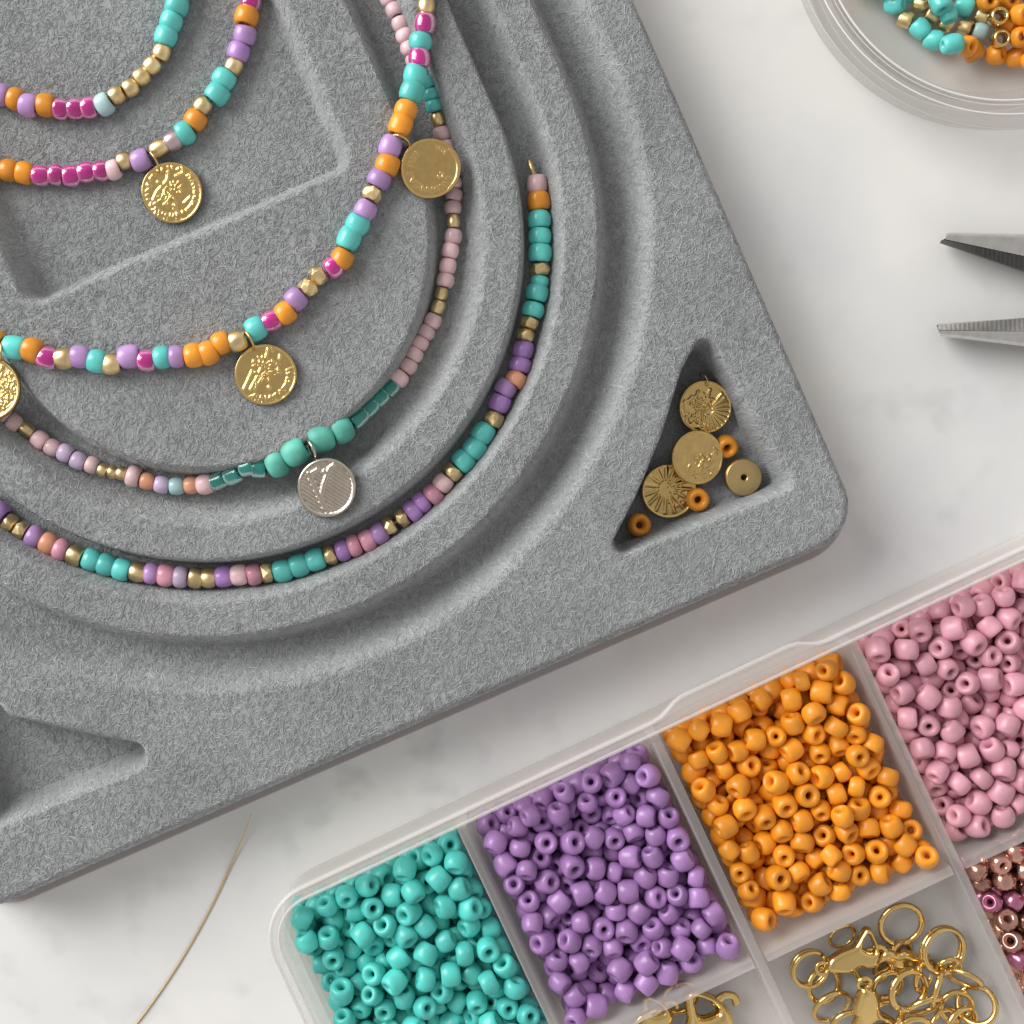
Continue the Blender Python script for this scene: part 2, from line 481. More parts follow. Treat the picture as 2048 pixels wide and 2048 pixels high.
def faceted(R, hh, seed):
    """hammered nugget: hull of scattered points on a flattened ball"""
    rg = np.random.default_rng(100 + seed)
    bm = bmesh.new()
    k = 34; ga = math.pi * (3 - math.sqrt(5))
    for i in range(k):
        z = 1 - 2 * (i + 0.5) / k; q = math.sqrt(1 - z * z); a = ga * i + rg.normal(0, 0.25)
        e = 0.55
        bm.verts.new((R * math.copysign(abs(q) ** e, 1) * math.cos(a), R * abs(q) ** e * math.sin(a), hh * math.copysign(abs(z) ** 0.7, z) + rg.normal(0, 0.03)))
    bmesh.ops.convex_hull(bm, input=bm.verts)
    bmesh.ops.bevel(bm, geom=bm.edges[:], offset=0.035, segments=1, affect='EDGES')
    bm.verts.index_update()
    v = np.array([w.co[:] for w in bm.verts]); f = [tuple(w.index for w in q.verts) for q in bm.faces]
    bm.free()
    return v, f

SHAPES = {}
def shape(kind, var):
    key = (kind, var)
    if key not in SHAPES:
        if kind == 'round': v, f = bead_shape(1.0, [0.62, 0.68, 0.72, 0.66][var % 4], 0.26, [2.0, 2.15, 2.05, 2.3][var % 4], wob=0.07, seed=var)
        elif kind == 'tube': v, f = bead_shape(1.0, 0.8, 0.45, 4.2, wob=0.04, seed=var)
        elif kind == 'ball': v, f = bead_shape(1.0, 0.84, 0.22, 2.05, wob=0.04, seed=var)
        elif kind == 'facet': v, f = faceted(1.0, 0.7, var)
        else: raise KeyError(kind)
        SHAPES[key] = (v, f)
    return SHAPES[key]
MESHES = {}
def bead_mesh(kind, var, matname):
    key = (kind, var, matname)
    if key not in MESHES:
        v, f = shape(kind, var)
        me = mesh('%s_bead' % matname, v, f, kind != 'facet'); me.materials.append(M[matname])
        MESHES[key] = me
    return MESHES[key]

# ------------------------------------------------------------------ strands
# c: colour key -> material, shape, radius mm, words
BEAD = {
    'T': ('turquoise', 'round', 1.62, 'turquoise glass bead'), 'O': ('orange', 'round', 1.62, 'orange glass bead'),
    'L': ('lilac', 'round', 1.58, 'lilac glass bead'), 'P': ('purple', 'round', 1.55, 'purple glass bead'),
    'M': ('magenta', 'round', 1.45, 'clear magenta glass bead'), 'B': ('paleblue', 'round', 1.55, 'pale blue glass bead'),
    'G': ('gold', 'ball', 1.25, 'gold metal bead'), 'F': ('gold', 'facet', 1.42, 'faceted gold metal bead'),
    'D': ('gold', 'round', 1.45, 'satin gold metal bead'),
    'g': ('gold', 'ball', 0.98, 'small gold metal bead'), 'S': ('silverpink', 'round', 1.35, 'silvery pink bead'),
    'K': ('pink', 'round', 1.45, 'pale pink glass bead'), 'k': ('pink', 'ball', 1.22, 'small pale pink glass bead'),
    'R': ('rose', 'round', 1.58, 'rose pink glass bead'), 'C': ('peach', 'round', 1.5, 'peach glass bead'),
    'c': ('peach', 'ball', 1.24, 'small peach glass bead'), 'w': ('palelilac', 'ball', 1.27, 'small pale lilac glass bead'),
    'b': ('paleblue', 'ball', 1.24, 'small pale blue glass bead'), 'q': ('palepink', 'ball', 1.22, 'small off-pink glass bead'),
    't': ('teal', 'tube', 1.27, 'clear teal glass bead'), 'H': ('matteturq', 'ball', 1.95, 'matte turquoise bead'),
    'W': ('palelilac', 'round', 1.58, 'pale lilac glass bead'), 'y': ('turquoise', 'ball', 1.25, 'small turquoise glass bead'),
    'n': ('turquoise', 'round', 1.3, 'slim turquoise glass bead'),
}
FILL = {'round': 0.66, 'tube': 0.8, 'ball': 0.84, 'facet': 0.7}

def strand(name, label, beads, zmin=None, dz=None, lens=None):
    pts = []
    for i, (c, px, py) in enumerate(beads):
        R = BEAD[c][2]
        p = on_tray(px, py, R * 0.97 + 0.03, zmin)
        if dz: p = at(px, py, p.z + dz(px, py))
        pts.append(p)
    # smooth heights a little so that the thread runs evenly
    zs = [p.z for p in pts]
    raw = zs[:]
    for _ in range(5):
        zs = [zs[0]] + [max(raw[i] - 0.35, 0.25 * zs[i - 1] + 0.5 * zs[i] + 0.25 * zs[i + 1]) for i in range(1, len(zs) - 1)] + [zs[-1]]
    pts = [at(b[1], b[2], z) for b, z in zip(beads, zs)]
    root = thing(name, label, 'necklace', (pts[0].x, pts[0].y, pts[0].z - 1.6), 'bead strands on the board')
    n = len(pts)
    for i, (c, px, py) in enumerate(beads):
        mname, kind, R, words = BEAD[c]
        t = (pts[min(i + 1, n - 1)] - pts[max(i - 1, 0)]).normalized()
        gaps = [(pts[i] - pts[j]).length for j in (i - 1, i + 1) if 0 <= j < n]
        ln = min(gaps) if len(gaps) == 1 else 0.5 * sum(gaps)
        if len(gaps) == 2: ln = min(ln, 1.25 * min(gaps))
        ln = min(ln, 2.35 * R * (FILL[kind] + 0.1))
        o = obj('bead', bead_mesh(kind, random.randrange(4), mname), None, root, pts[i])
        q = t.to_track_quat('Z', 'Y') @ Quaternion((0, 0, 1), random.uniform(0, 6.28))
        q = Quaternion((random.uniform(-1, 1), random.uniform(-1, 1), random.uniform(-1, 1)), random.gauss(0, 0.11)) @ q
        o.rotation_mode = 'QUATERNION'; o.rotation_quaternion = q
        hh = {'round': [0.62, 0.68, 0.72, 0.66], 'tube': [0.8] * 4, 'ball': [0.84] * 4, 'facet': [0.7] * 4}[kind][0]
        k = R * random.uniform(0.96, 1.04)
        o.scale = (k, k, 0.5 * ln / hh * 0.99)
        o['label'] = words
    path = []
    for i in range(n - 1):
        for s in range(3): path.append(pts[i].lerp(pts[i + 1], s / 3))
    path.append(pts[-1])
    lo = np.array(root.location) / U
    v, f = tube([p - Vector(lo) for p in path], 0.17, 6)
    obj('thread', mesh('thread', v, f), M['cord'], root)
    return root, pts

N1 = Z(0, 0, [('L', -110, 690), ('L', 5, 715), ('O', 112, 745), ('L', 215, 795), ('O', 347, 795), ('M', 462, 822), ('M', 568, 822), ('M', 675, 812),
     ('B', 785, 788), ('G', 880, 720), ('G', 985, 665), ('G', 1068, 580), ('G', 1148, 495), ('G', 1220, 397), ('T', 1250, 275), ('T', 1292, 160), ('T', 1332, 45), ('T', 1365, -70), ('T', 1390, -185)])
N2 = Z(0, 0, [('O', -60, 1270), ('O', 62, 1285), ('O', 188, 1305), ('M', 305, 1325), ('M', 422, 1318), ('M', 538, 1325), ('M', 650, 1300), ('M', 765, 1290),
     ('K', 855, 1280), ('G', 937, 1215), ('L', 1060, 1210), ('G', 1203, 1120), ('S', 1305, 1065), ('T', 1397, 1000), ('O', 1475, 905), ('G', 1530, 800),
     ('T', 1640, 705), ('T', 1690, 595), ('G', 1765, 500), ('P', 1800, 390), ('L', 1848, 268), ('O', 1860, 125), ('M', 1893, 10), ('M', 1920, -100)])
N3 = Z(512, 0, [('G', 1300, -190), ('G', 1292, -70), ('G', 1285, 50), ('M', 1275, 180), ('T', 1240, 310), ('M', 1232, 440), ('T', 1200, 565), ('T', 1175, 690), ('O', 1130, 830), ('O', 1090, 950),
     ('L', 1015, 1105), ('O', 990, 1250), ('L', 930, 1355), ('F', 873, 1465), ('L', 825, 1585), ('T', 765, 1690), ('T', 700, 1800)]) + \
     Z(512, 512, [('O', 650, 20), ('M', 580, 85), ('F', 470, 147), ('F', 392, 240), ('L', 300, 325), ('O', 222, 430), ('M', 115, 490), ('T', 2, 548)]) + \
     Z(0, 512, [('D', 1795, 640), ('O', 1675, 655), ('O', 1575, 730), ('O', 1465, 752), ('L', 1335, 760), ('T', 1225, 765), ('M', 1105, 790), ('L', 975, 760),
     ('D', 843, 815), ('T', 735, 795), ('L', 605, 760), ('D', 485, 770), ('M', 362, 770), ('O', 245, 710), ('T', 105, 690), ('O', -50, 640), ('L', -160, 600)])
N4 = Z(512, 0, [('k', 955, -90), ('k', 1000, -5), ('k', 1045, 78), ('k', 1088, 178), ('k', 1122, 270), ('k', 1155, 365), ('k', 1195, 455), ('y', 1240, 545), ('y', 1290, 630), ('y', 1325, 712), ('y', 1345, 798),
     ('g', 1375, 900), ('k', 1400, 1010), ('k', 1430, 1110), ('k', 1455, 1205), ('k', 1475, 1295), ('k', 1490, 1382), ('k', 1495, 1472), ('k', 1487, 1568), ('g', 1490, 1670), ('k', 1488, 1785), ('k', 1466, 1893)]) + \
     Z(512, 512, [('k', 1448, 75), ('k', 1430, 185), ('g', 1400, 285), ('g', 1375, 385), ('k', 1335, 490), ('k', 1285, 575), ('k', 1240, 657), ('k', 1195, 743), ('k', 1150, 832), ('K', 1078, 918),
     ('t', 1012, 992), ('t', 932, 1062), ('t', 852, 1140), ('t', 772, 1222), ('H', 640, 1308), ('H', 490, 1380), ('H', 295, 1480), ('H', 160, 1560), ('t', 25, 1605)]) + \
     Z(0, 512, [('t', 1868, 1592), ('t', 1765, 1650), ('t', 1655, 1690), ('K', 1550, 1720), ('c', 1445, 1730), ('b', 1335, 1737), ('w', 1220, 1725), ('c', 1112, 1700), ('K', 1010, 1665),
     ('g', 918, 1640), ('g', 848, 1632), ('g', 775, 1615), ('q', 695, 1577), ('w', 590, 1545), ('w', 492, 1485), ('k', 395, 1445), ('k', 300, 1385), ('g', 205, 1312), ('q', 105, 1258), ('q', 20, 1190), ('q', -60, 1110)])
N5 = Z(1024, 256, [('K', 190, 425), ('O', 200, 553), ('T', 205, 690), ('T', 210, 815), ('T', 212, 943), ('F', 210, 1068), ('n', 208, 1155), ('T', 190, 1245), ('T', 160, 1370),
     ('F', 130, 1470), ('F', 100, 1562), ('P', 85, 1675), ('P', 62, 1785), ('C', 30, 1895)]) + \
     Z(512, 512, [('L', 1880, 1000), ('P', 1840, 1110), ('F', 1795, 1230), ('T', 1715, 1335), ('T', 1650, 1448), ('T', 1565, 1545)]) + \
     Z(512, 860, [('F', 1485, 318), ('K', 1412, 402), ('R', 1340, 485), ('P', 1252, 545), ('P', 1185, 610), ('F', 1103, 662), ('F', 1010, 727), ('L', 930, 780), ('R', 838, 835), ('R', 745, 872), ('P', 655, 910),
     ('F', 560, 945), ('T', 450, 980), ('T', 325, 1020), ('T', 205, 1060), ('F', 85, 1075)]) + \
     Z(0, 960, [('R', 1915, 712), ('K', 1805, 717), ('P', 1690, 730), ('D', 1580, 737), ('D', 1478, 737), ('W', 1368, 732), ('R', 1255, 720), ('L', 1145, 705), ('D', 1040, 695),
     ('T', 920, 675), ('T', 800, 640), ('T', 690, 600), ('D', 565, 570), ('R', 465, 527), ('C', 365, 480), ('L', 260, 430), ('F', 160, 380), ('F', 70, 325), ('P', -10, 240), ('L', -100, 175)])

strand('beaded_necklace', 'bead strand with five gold beads in a row below turquoise beads', N1)
strand('beaded_necklace', 'bead strand with five clear magenta beads in a row and one gold coin', N2)
strand('beaded_necklace', 'mixed orange, turquoise and lilac bead strand with gold coins, draped across the raised middle', N3, zmin=TOP - 0.7)
strand('beaded_necklace', 'slim pale pink bead strand with teal section and silver letter charm in the inner channel', N4)
r5, p5 = strand('beaded_necklace', 'strand of turquoise, purple and pink beads in the narrow channel with wire end', N5)
lo = Vector(r5.location) / U
w0 = at(1058, 320, p5[0].z + 0.6)
v, f = tube([w0 - lo, w0.lerp(p5[0], 0.5) - lo, p5[0] - lo], [0.38, 0.4, 0.4], 10)
obj('wire_end', mesh('wire_end', v, f), M['wire'], r5)

# ------------------------------------------------------------------ coins and charms
def seg_d(x, y, a, b):
    ex, ey = b[0] - a[0], b[1] - a[1]
    t = np.clip(((x - a[0]) * ex + (y - a[1]) * ey) / (ex * ex + ey * ey + 1e-9), 0, 1)
    return np.hypot(x - a[0] - ex * t, y - a[1] - ey * t)

def coin_mesh(name, R, thick, design, rings=44, seg=150, out=0.0, seed=0):
    """disc whose upper face carries real relief; design(x, y, rng) in units of the radius, y pointing down as in the photograph"""
    rg = np.random.default_rng(seed)
    rr = np.linspace(0.02, 1.0, rings); a = np.arange(seg) * 2 * math.pi / seg
    wob = 1 + out * (np.sin(a * 2 + rg.uniform(0, 6)) + 0.6 * np.sin(a * 3 + rg.uniform(0, 6)))
    x = np.outer(rr, np.cos(a) * wob); y = np.outer(rr, np.sin(a) * wob)
    h = design(x, -y, np.outer(rr, np.ones(seg)), rg) + thick
    h = np.where(np.outer(rr, np.ones(seg)) > 0.985, h - 0.08, h)
    v = np.stack([x * R, y * R, h], -1).reshape(-1, 3)
    f = []
    for i in range(rings - 1):
        for k in range(seg):
            l = (k + 1) % seg
            f.append((i * seg + k, (i + 1) * seg + k, (i + 1) * seg + l, i * seg + l))
    f.append(tuple(range(seg)))
    base = len(v)
    side = np.stack([x[-1] * R * 1.005, y[-1] * R * 1.005, np.full(seg, 0.12)], -1)
    bot = np.stack([x[-1] * R * 0.96, y[-1] * R * 0.96, np.zeros(seg)], -1)
    v = np.concatenate([v, side, bot])
    last = (rings - 1) * seg
    for k in range(seg):
        l = (k + 1) % seg
        f.append((last + k, base + k, base + l, last + l))
        f.append((base + k, base + seg + k, base + seg + l, base + l))
    f.append(tuple(reversed(range(base + seg, base + 2 * seg))))
    return mesh(name, v, f)

def strokes(x, y, lines, w, amp):
    h = np.zeros(x.shape)
    for ln in lines:
        for p, q in zip(ln[:-1], ln[1:]):
            h = np.maximum(h, amp * np.clip(1.25 - seg_d(x, y, p, q) / w, 0, 1))
    return h
def scribble(rg, cx, cy, rx, ry, n, L):
    out = []
    for _ in range(n):
        a = rg.uniform(0, 6.28); r = math.sqrt(rg.uniform(0, 1))
        p = (cx + rx * r * math.cos(a), cy + ry * r * math.sin(a)); b = rg.uniform(0, 6.28)
        out.append([p, (p[0] + L * math.cos(b), p[1] + L * math.sin(b))])
    return out
def legend(rg, a0, a1, n, r=0.83, L=0.09):
    out = []
    for k in range(n):
        a = math.radians(a0 + (a1 - a0) * (k + rg.uniform(-0.25, 0.25)) / n)
        b = a + rg.uniform(-0.7, 0.7)
        p = (r * math.cos(a), r * math.sin(a))
        out.append([(p[0] - L * math.cos(b), p[1] - L * math.sin(b)), (p[0] + L * math.cos(b), p[1] + L * math.sin(b))])
    return out
def rim(r, w=0.05, amp=0.16): return amp * np.clip(1 - np.abs(r - 0.965) / w, 0, 1) ** 0.5
def N(pts, cx, cy, R): return [((px - cx) / R, (py - cy) / R) for px, py in pts]

def d_tree(x, y, r, rg):
    L = [N(q, 1305, 1455, 228) for q in ([(1282, 1305), (1272, 1365), (1195, 1450), (1165, 1515)], [(1205, 1378), (1245, 1415)], [(1385, 1250), (1392, 1310), (1340, 1335)],
         [(1260, 1420), (1305, 1480), (1250, 1545)], [(1318, 1500), (1352, 1625)], [(1445, 1490), (1400, 1532)], [(1130, 1405), (1150, 1415)], [(1150, 1560), (1190, 1530)])]
    h = strokes(x, y, L, 0.05, 0.2)
    h = np.maximum(h, strokes(x, y, scribble(rg, -0.05, 0.05, 0.36, 0.42, 44, 0.12), 0.035, 0.2))
    h = np.maximum(h, strokes(x, y, legend(rg, -45, 60, 34, 0.8, 0.07) + legend(rg, 60, 140, 24, 0.8, 0.1) + legend(rg, 150, 300, 12, 0.8, 0.05), 0.03, 0.2))
    return np.maximum(h, rim(r))
def d_stag(x, y, r, rg):
    L = [N(q, 75, 895, 235) for q in ([(-40, 1010), (20, 900), (92, 735)], [(-10, 790), (70, 850), (150, 870)], [(60, 760), (80, 850), (150, 800)], [(20, 960), (80, 880)],
         [(-90, 1010), (-30, 880)], [(100, 700), (90, 740)], [(190, 750), (185, 780)], [(130, 690), (135, 715)], [(0, 1010), (10, 930)])]
    h = strokes(x, y, L, 0.045, 0.2)
    h = np.maximum(h, strokes(x, y, scribble(rg, 0.02, -0.15, 0.42, 0.38, 56, 0.12), 0.032, 0.2))
    h = np.maximum(h, strokes(x, y, legend(rg, -12, 125, 38, 0.8, 0.1), 0.028, 0.16))
    h = np.maximum(h, 0.2 * np.clip(1.4 - np.hypot(x - 0.13, y - 0.42) / 0.06, 0, 1))
    h = h + 0.03 * np.sin(x * 60) * np.sin(y * 55) * (x < -0.3)
    return np.maximum(h, rim(r))
def d_worn(x, y, r, rg):
    h = strokes(x, y, legend(rg, 25, 175, 17, 0.72, 0.09) + legend(rg, 185, 235, 5, 0.66, 0.07) + legend(rg, -75, -40, 4, 0.72, 0.06) + scribble(rg, 0.35, 0.2, 0.15, 0.1, 3, 0.08), 0.03, 0.11)
    h = h + 0.06 * np.clip(x - 0.55, 0, 1) + 0.02 * np.sin(5 * x + 1) * np.cos(4 * y)
    h = np.maximum(h, 0.16 * np.clip(1 - np.abs(np.hypot(x - 0.05, y) - 0.86) / 0.04, 0, 1) * (x > 0.6))
    return np.maximum(h, rim(r, 0.035, 0.1))
def d_rough(x, y, r, rg):
    h = strokes(x, y, scribble(rg, 0.1, 0, 0.78, 0.78, 260, 0.05), 0.035, 0.2)
    return np.maximum(h, rim(r, 0.07, 0.2))
def d_lion(x, y, r, rg):
    L = []
    for k in range(11):
        a = math.radians(-50 + 15 * k); L.append([(0.12 + 0.22 * math.cos(a), 0.1 + 0.22 * math.sin(a)), (0.1 + 0.78 * math.cos(a), 0.1 + 0.78 * math.sin(a))])
    L += [[(-0.12, 0.12), (-0.1, 0.32)], [(-0.7, -0.25), (-0.35, -0.42), (-0.3, -0.6)], [(-0.55, 0.55), (-0.3, 0.35)], [(0.05, -0.35), (0.15, -0.65)]]
    h = strokes(x, y, L, 0.06, 0.24)
    h = np.maximum(h, strokes(x, y, scribble(rg, -0.25, 0.1, 0.62, 0.7, 60, 0.12), 0.045, 0.2))
    for p in ((-0.62, 0.05, 0.17), (-0.2, -0.45, 0.12)):
        h = h - 0.35 * np.clip(1.2 - np.hypot(x - p[0], (y - p[1]) * 1.5) / p[2], 0, 1)
    return np.maximum(h, rim(r, 0.05, 0.2))
def d_curl(x, y, r, rg):
    h = strokes(x, y, [[(0.35, 0.02), (0.42, -0.06), (0.5, 0.02), (0.44, 0.12)], [(0.55, -0.1), (0.66, -0.2), (0.72, -0.1)], [(0.62, -0.35), (0.75, -0.22)], [(0.05, 0.35), (0.2, 0.25)], [(0.15, 0.5), (0.2, 0.38)]], 0.04, 0.18)
    h = np.maximum(h, strokes(x, y, scribble(rg, 0.1, 0.35, 0.6, 0.45, 60, 0.06), 0.035, 0.15))
    for p in ([(-0.42, -0.6), (-0.25, -0.62), (-0.3, -0.72)], [(-0.5, -0.2), (-0.4, -0.08), (-0.22, -0.12)]):
        h = h - strokes(x, y, [p], 0.06, 0.25)
    h = h + 0.05 * np.sin(7 * x) * np.sin(6 * y + 1)
    return np.maximum(h, rim(r, 0.05, 0.14))
def d_flower(x, y, r, rg):
    L = []
    for k in range(15):
        a = 2 * math.pi * k / 15; L.append([(-0.1 + 0.35 * math.cos(a), -0.1 + 0.35 * math.sin(a)), (-0.05 + 0.85 * math.cos(a), -0.05 + 0.85 * math.sin(a))])
    h = strokes(x, y, L, 0.07, 0.2)
    h = np.maximum(h, strokes(x, y, scribble(rg, 0.3, 0.1, 0.5, 0.6, 40, 0.08), 0.04, 0.16))
    h = h - 0.25 * np.clip(1 - np.abs(np.hypot(x + 0.12, y + 0.1) - 0.14) / 0.06, 0, 1)
    return np.maximum(h, rim(r, 0.05, 0.14))
def d_letter(x, y, r, rg):
    c, s = math.cos(math.radians(33)), math.sin(math.radians(33))
    q = -x * s + y * c
    h = 0.15 * (0.5 + 0.5 * np.sin(q * 2 * math.pi / 0.112)) * (r < 0.86)
    L = [N(q_, 538, 1750, 228) for q_ in ([(402, 1640), (525, 1905)], [(595, 1582), (565, 1600), (548, 1640), (520, 1720), (502, 1800)], [(415, 1645), (470, 1615)], [(520, 1630), (550, 1640)])]
    dm = np.full(x.shape, 9.0)
    for ln in L:
        for p_, q_ in zip(ln[:-1], ln[1:]): dm = np.minimum(dm, seg_d(x, y, p_, q_))
    h = np.where(dm < 0.1, 0.32 * np.sqrt(np.clip(1 - (dm / 0.1) ** 2, 0, 1)), h)
    return np.maximum(h, 0.38 * np.clip(1 - np.abs(r - 0.93) / 0.075, 0, 1) ** 0.5)

def torus(R, r, n=28, m=8, gap=0.0):
    if gap:
        path = [(R * math.cos(a), R * math.sin(a), 0.12 * r * (i / n - 0.5)) for i, a in enumerate(np.linspace(gap, 2 * math.pi - gap, n))]
        return tube(path, r, m)
    prof = [(R + r * math.cos(2 * math.pi * k / m), r * math.sin(2 * math.pi * k / m)) for k in range(m)]
    v, f = lathe(prof, n, True)
    return v, [tuple(reversed(q)) for q in f]

def place(o, x_img_deg, tilt_axis=(1, 0, 0), tilt=0.0):
    q = Quaternion(Vector(tilt_axis), math.radians(tilt)) @ Quaternion((0, 0, 1), math.radians(x_img_deg))
    o.rotation_mode = 'QUATERNION'; o.rotation_quaternion = q

def coin(name, label, cat, px, py, Rpx, z, design, m, seed, tilt=(0, 0, 0), thick=0.62, out=0.012, ring=None, rings=44, seg=150, group=None):
    p = at(px, py, z); k = (CAMZ - z) / DIST / PXMM
    root = thing(name, label, cat, p, group)
    d = obj('disc', coin_mesh('coin_disc', Rpx * k, thick, design, rings, seg, out, seed), m, root, p)
    ax = Vector((tilt[0], tilt[1], 0))
    if ax.length: place(d, 0, ax.normalized(), tilt[2])
    if ring:
        (x0, y0, z0), (x1, y1, z1), rad = ring       # from the strand to the hole
        a, b = at(x0, y0, z0), at(x1, y1, z1)
        v, f = torus(1.0, 0.0, 4, 3) if False else torus((b - a).length / 2, rad, 32, 8)
        c = (a + b) / 2; ax1 = (b - a).normalized()
        up = Vector((0, 0, 1)); side = ax1.cross(up).normalized()
        nrm = (side * 0.94 + up * 0.34).normalized(); nrm = (nrm - ax1 * nrm.dot(ax1)).normalized()
        mt = Matrix((ax1, nrm.cross(ax1), nrm)).transposed()
        o = obj('jump_ring', mesh('jump_ring', v, f), m, root, c); o.rotation_mode = 'QUATERNION'; o.rotation_quaternion = mt.to_quaternion()
    return root

zp = TOP - 4.8
coin('coin_charm', 'gold coin charm with branch-like relief hanging from the strand with five magenta beads', 'charm', 345.5, 386, 60.5, zp + 0.45, d_tree, M['coin'], 1,
     (1, 0.2, 4), ring=((296, 303, zp + 2.0), (318, 344, zp + 1.3), 0.17))
coin('coin_charm', 'round gold coin charm with dense relief below gold and turquoise beads on the raised middle', 'charm', 532, 749, 61.5, TOP + 0.4, d_stag, M['coin'], 2,
     (1, 0, 3), ring=((489, 662, TOP + 2.2), (506, 699, TOP + 1.3), 0.17))
coin('coin_charm', 'worn smooth gold coin charm resting over the pale pink strand beside orange beads', 'charm', 860, 338, 60, TOP + 0.2, d_worn, M['coin'], 3,
     (0.5, 1, 7), out=0.02, ring=((782, 274, TOP + 1.6), (818, 292, TOP + 1.2), 0.17))
coin('coin_charm', 'rough grainy gold coin charm lying over the inner channel beside a turquoise bead', 'charm', -16, 779, 62, TOP + 0.3, d_rough, M['coin'], 4,
     (0.3, 1, -6), ring=((3, 683, TOP + 1.8), (0, 724, TOP + 1.2), 0.17))
coin('letter_charm', 'round silver charm with raised letter strokes over fine diagonal hatching', 'charm', 654.5, 974, 59.5, TOP + 0.15, d_letter, M['silver'], 5,
     (1, -0.4, 4), thick=0.8, out=0.004, rings=80, seg=300, ring=((613, 883, TOP - 0.2), (631, 915, TOP + 0.6), 0.2))
# in the triangular pit
zt = TOP - 8.7
coin('coin_charm', 'gold coin charm with deep lion-mane relief, topmost in the triangular pit', 'charm', 1408, 813, 53.5, zt + 1.9, d_lion, M['coin'], 6, (1, 0.5, 11), ring=((1407, 748, zt + 4.0), (1409, 770, zt + 2.6), 0.1))
coin('coin_charm', 'gold coin charm with curled marks, lying on another coin in the triangular pit', 'charm', 1392, 914, 54, zt + 2.3, d_curl, M['coin'], 7, (0.6, 1, 12))
coin('coin_charm', 'gold coin charm with flower-like relief, partly under another coin beside an orange bead', 'charm', 1336, 981, 55, zt + 1.0, d_flower, M['coin'], 8, (1, 1, 9))
p = at(1481, 953, zt + 1.2)
prof = [(0.35, 0.0), (2.45, 0.0), (2.62, 0.25), (2.62, 1.25), (2.48, 1.5), (0.55, 1.5), (0.38, 1.3)]
v, f = lathe(prof, 40, True)
o = obj('disc_bead', mesh('disc_bead', v, [q[::-1] for q in f], True), metal_mat('satin_gold_disc', (0.74, 0.54, 0.25), 0.34, 0.2, 700, 0.15), None, p)
place(o, 0, (0.6, 1, 0), 9); tag(o, 'smooth flat gold disc bead with a small centre hole in the triangular pit', 'bead')
def mod_bevel(o, w):
    md = o.modifiers.new('bevel', 'BEVEL'); md.width = w * U; md.segments = 3; md.limit_method = 'ANGLE'; md.angle_limit = math.radians(35)
mod_bevel(o, 0.1)
for px, py, z, ax, tl, lab in ((1452, 893, zt + 1.4, (1, 0.3, 0), 25, 'orange glass bead half hidden under a coin in the triangular pit'),
                               (1395, 999, zt + 1.6, (1, 0, 0), 6, 'orange glass bead with open hole beside the flower-relief coin in the triangular pit'),
                               (1278, 1050, zt + 1.25, (0, 1, 0), 5, 'orange glass bead alone in the dark corner of the triangular pit')):
    o = obj('orange_glass_bead', bead_mesh('round', 1, 'orange'), None, None, at(px, py, z)); o.scale = (1.66,) * 3
    place(o, 20, ax, tl); tag(o, lab, 'bead')

# ------------------------------------------------------------------ the compartment box
TB = math.radians(25.2); CB, SB = math.cos(TB), math.sin(TB)
RIM = 12.0
def ab_to_xy(a, b):
    x, y = a * CB + b * SB, -a * SB + b * CB
    return (x - NX) / PXMM, -(y - NY) / PXMM
def xy_to_px(x, y, z):
    k = DIST * PXMM / (CAMZ - z); return NX + x * k, NY - y * k
box = thing('bead_organizer', 'frosted clear plastic compartment box filled with seed beads and gold findings', 'box', (*ab_to_xy(560, 2385), 0))
blo = np.array(box.location) / U
A0, A1, B0, B1 = -318.0, 1868.0, 1862.0, 2905.0
def ring_mesh(name, levels, inner_first=True):
    """stack of closed outlines joined into a wall"""
    n = len(levels[0][0]); v = []; f = []
    for pts, z in levels: v += [(*ab_to_xy(*p), z) for p in pts]
    for i in range(len(levels) - 1):
        for k in range(n):
            l = (k + 1) % n
            f.append((i * n + k, i * n + l, (i + 1) * n + l, (i + 1) * n + k))
    return mesh(name, np.array(v) - blo, f, True)
def rr(inset, r=105, bulge=0.0):
    pts = rr_outline(A0 + inset, A1 - inset, B0 + inset, B1 - inset, max(r - inset, 12), 10)
    # densify so that the thumb latch on the long side can bulge
    out = []
    for i, p in enumerate(pts):
        q = pts[(i + 1) % len(pts)]
        L = math.hypot(q[0] - p[0], q[1] - p[1]); n = max(1, int(L / 18)) if L > 400 else 1
        for k in range(n): out.append((p[0] + (q[0] - p[0]) * k / n, p[1] + (q[1] - p[1]) * k / n))
    if bulge:
        res = []
        for a, b in out:
            if b < 2100:
                w = float(sstep(np.array(a), 570, 640) * sstep(np.array(-a), -945, -880))
                b = b - bulge * w
            res.append((a, b))
        out = res
    return out
wall = ring_mesh('outer_wall', [(rr(10), 0.1), (rr(8), 3), (rr(4), RIM - 1.2), (rr(4), RIM - 0.3), (rr(24), RIM - 0.3), (rr(27), RIM - 2), (rr(34), 3), (rr(46), 1.4)])
obj('outer_wall', wall, M['frosted'], box)
rimm = ring_mesh('rim', [(rr(-2, bulge=22), RIM - 1.6), (rr(-3, bulge=24), RIM - 0.6), (rr(-1, bulge=23), RIM - 0.1), (rr(3, bulge=22), RIM - 0.05), (rr(4, bulge=21), RIM - 0.5)])
obj('rim', rimm, M['frostrim'], box)
rimi = ring_mesh('inner_rim', [(rr(17), RIM - 0.25), (rr(17.5), RIM + 0.35), (rr(22), RIM + 0.35), (rr(22.5), RIM - 0.25)])
obj('inner_rim', rimi, M['frostrim'], box)
fl = [ab_to_xy(*p) for p in rr(12)][::-1]
v, f = prism(fl, 0.25, 2.2)
obj('floor', mesh('floor', np.array(v) - blo, f, False), M['frostfloor'], box)
DA = [131.0, 557.0, 995.0, 1430.0]; DB = 2385.0
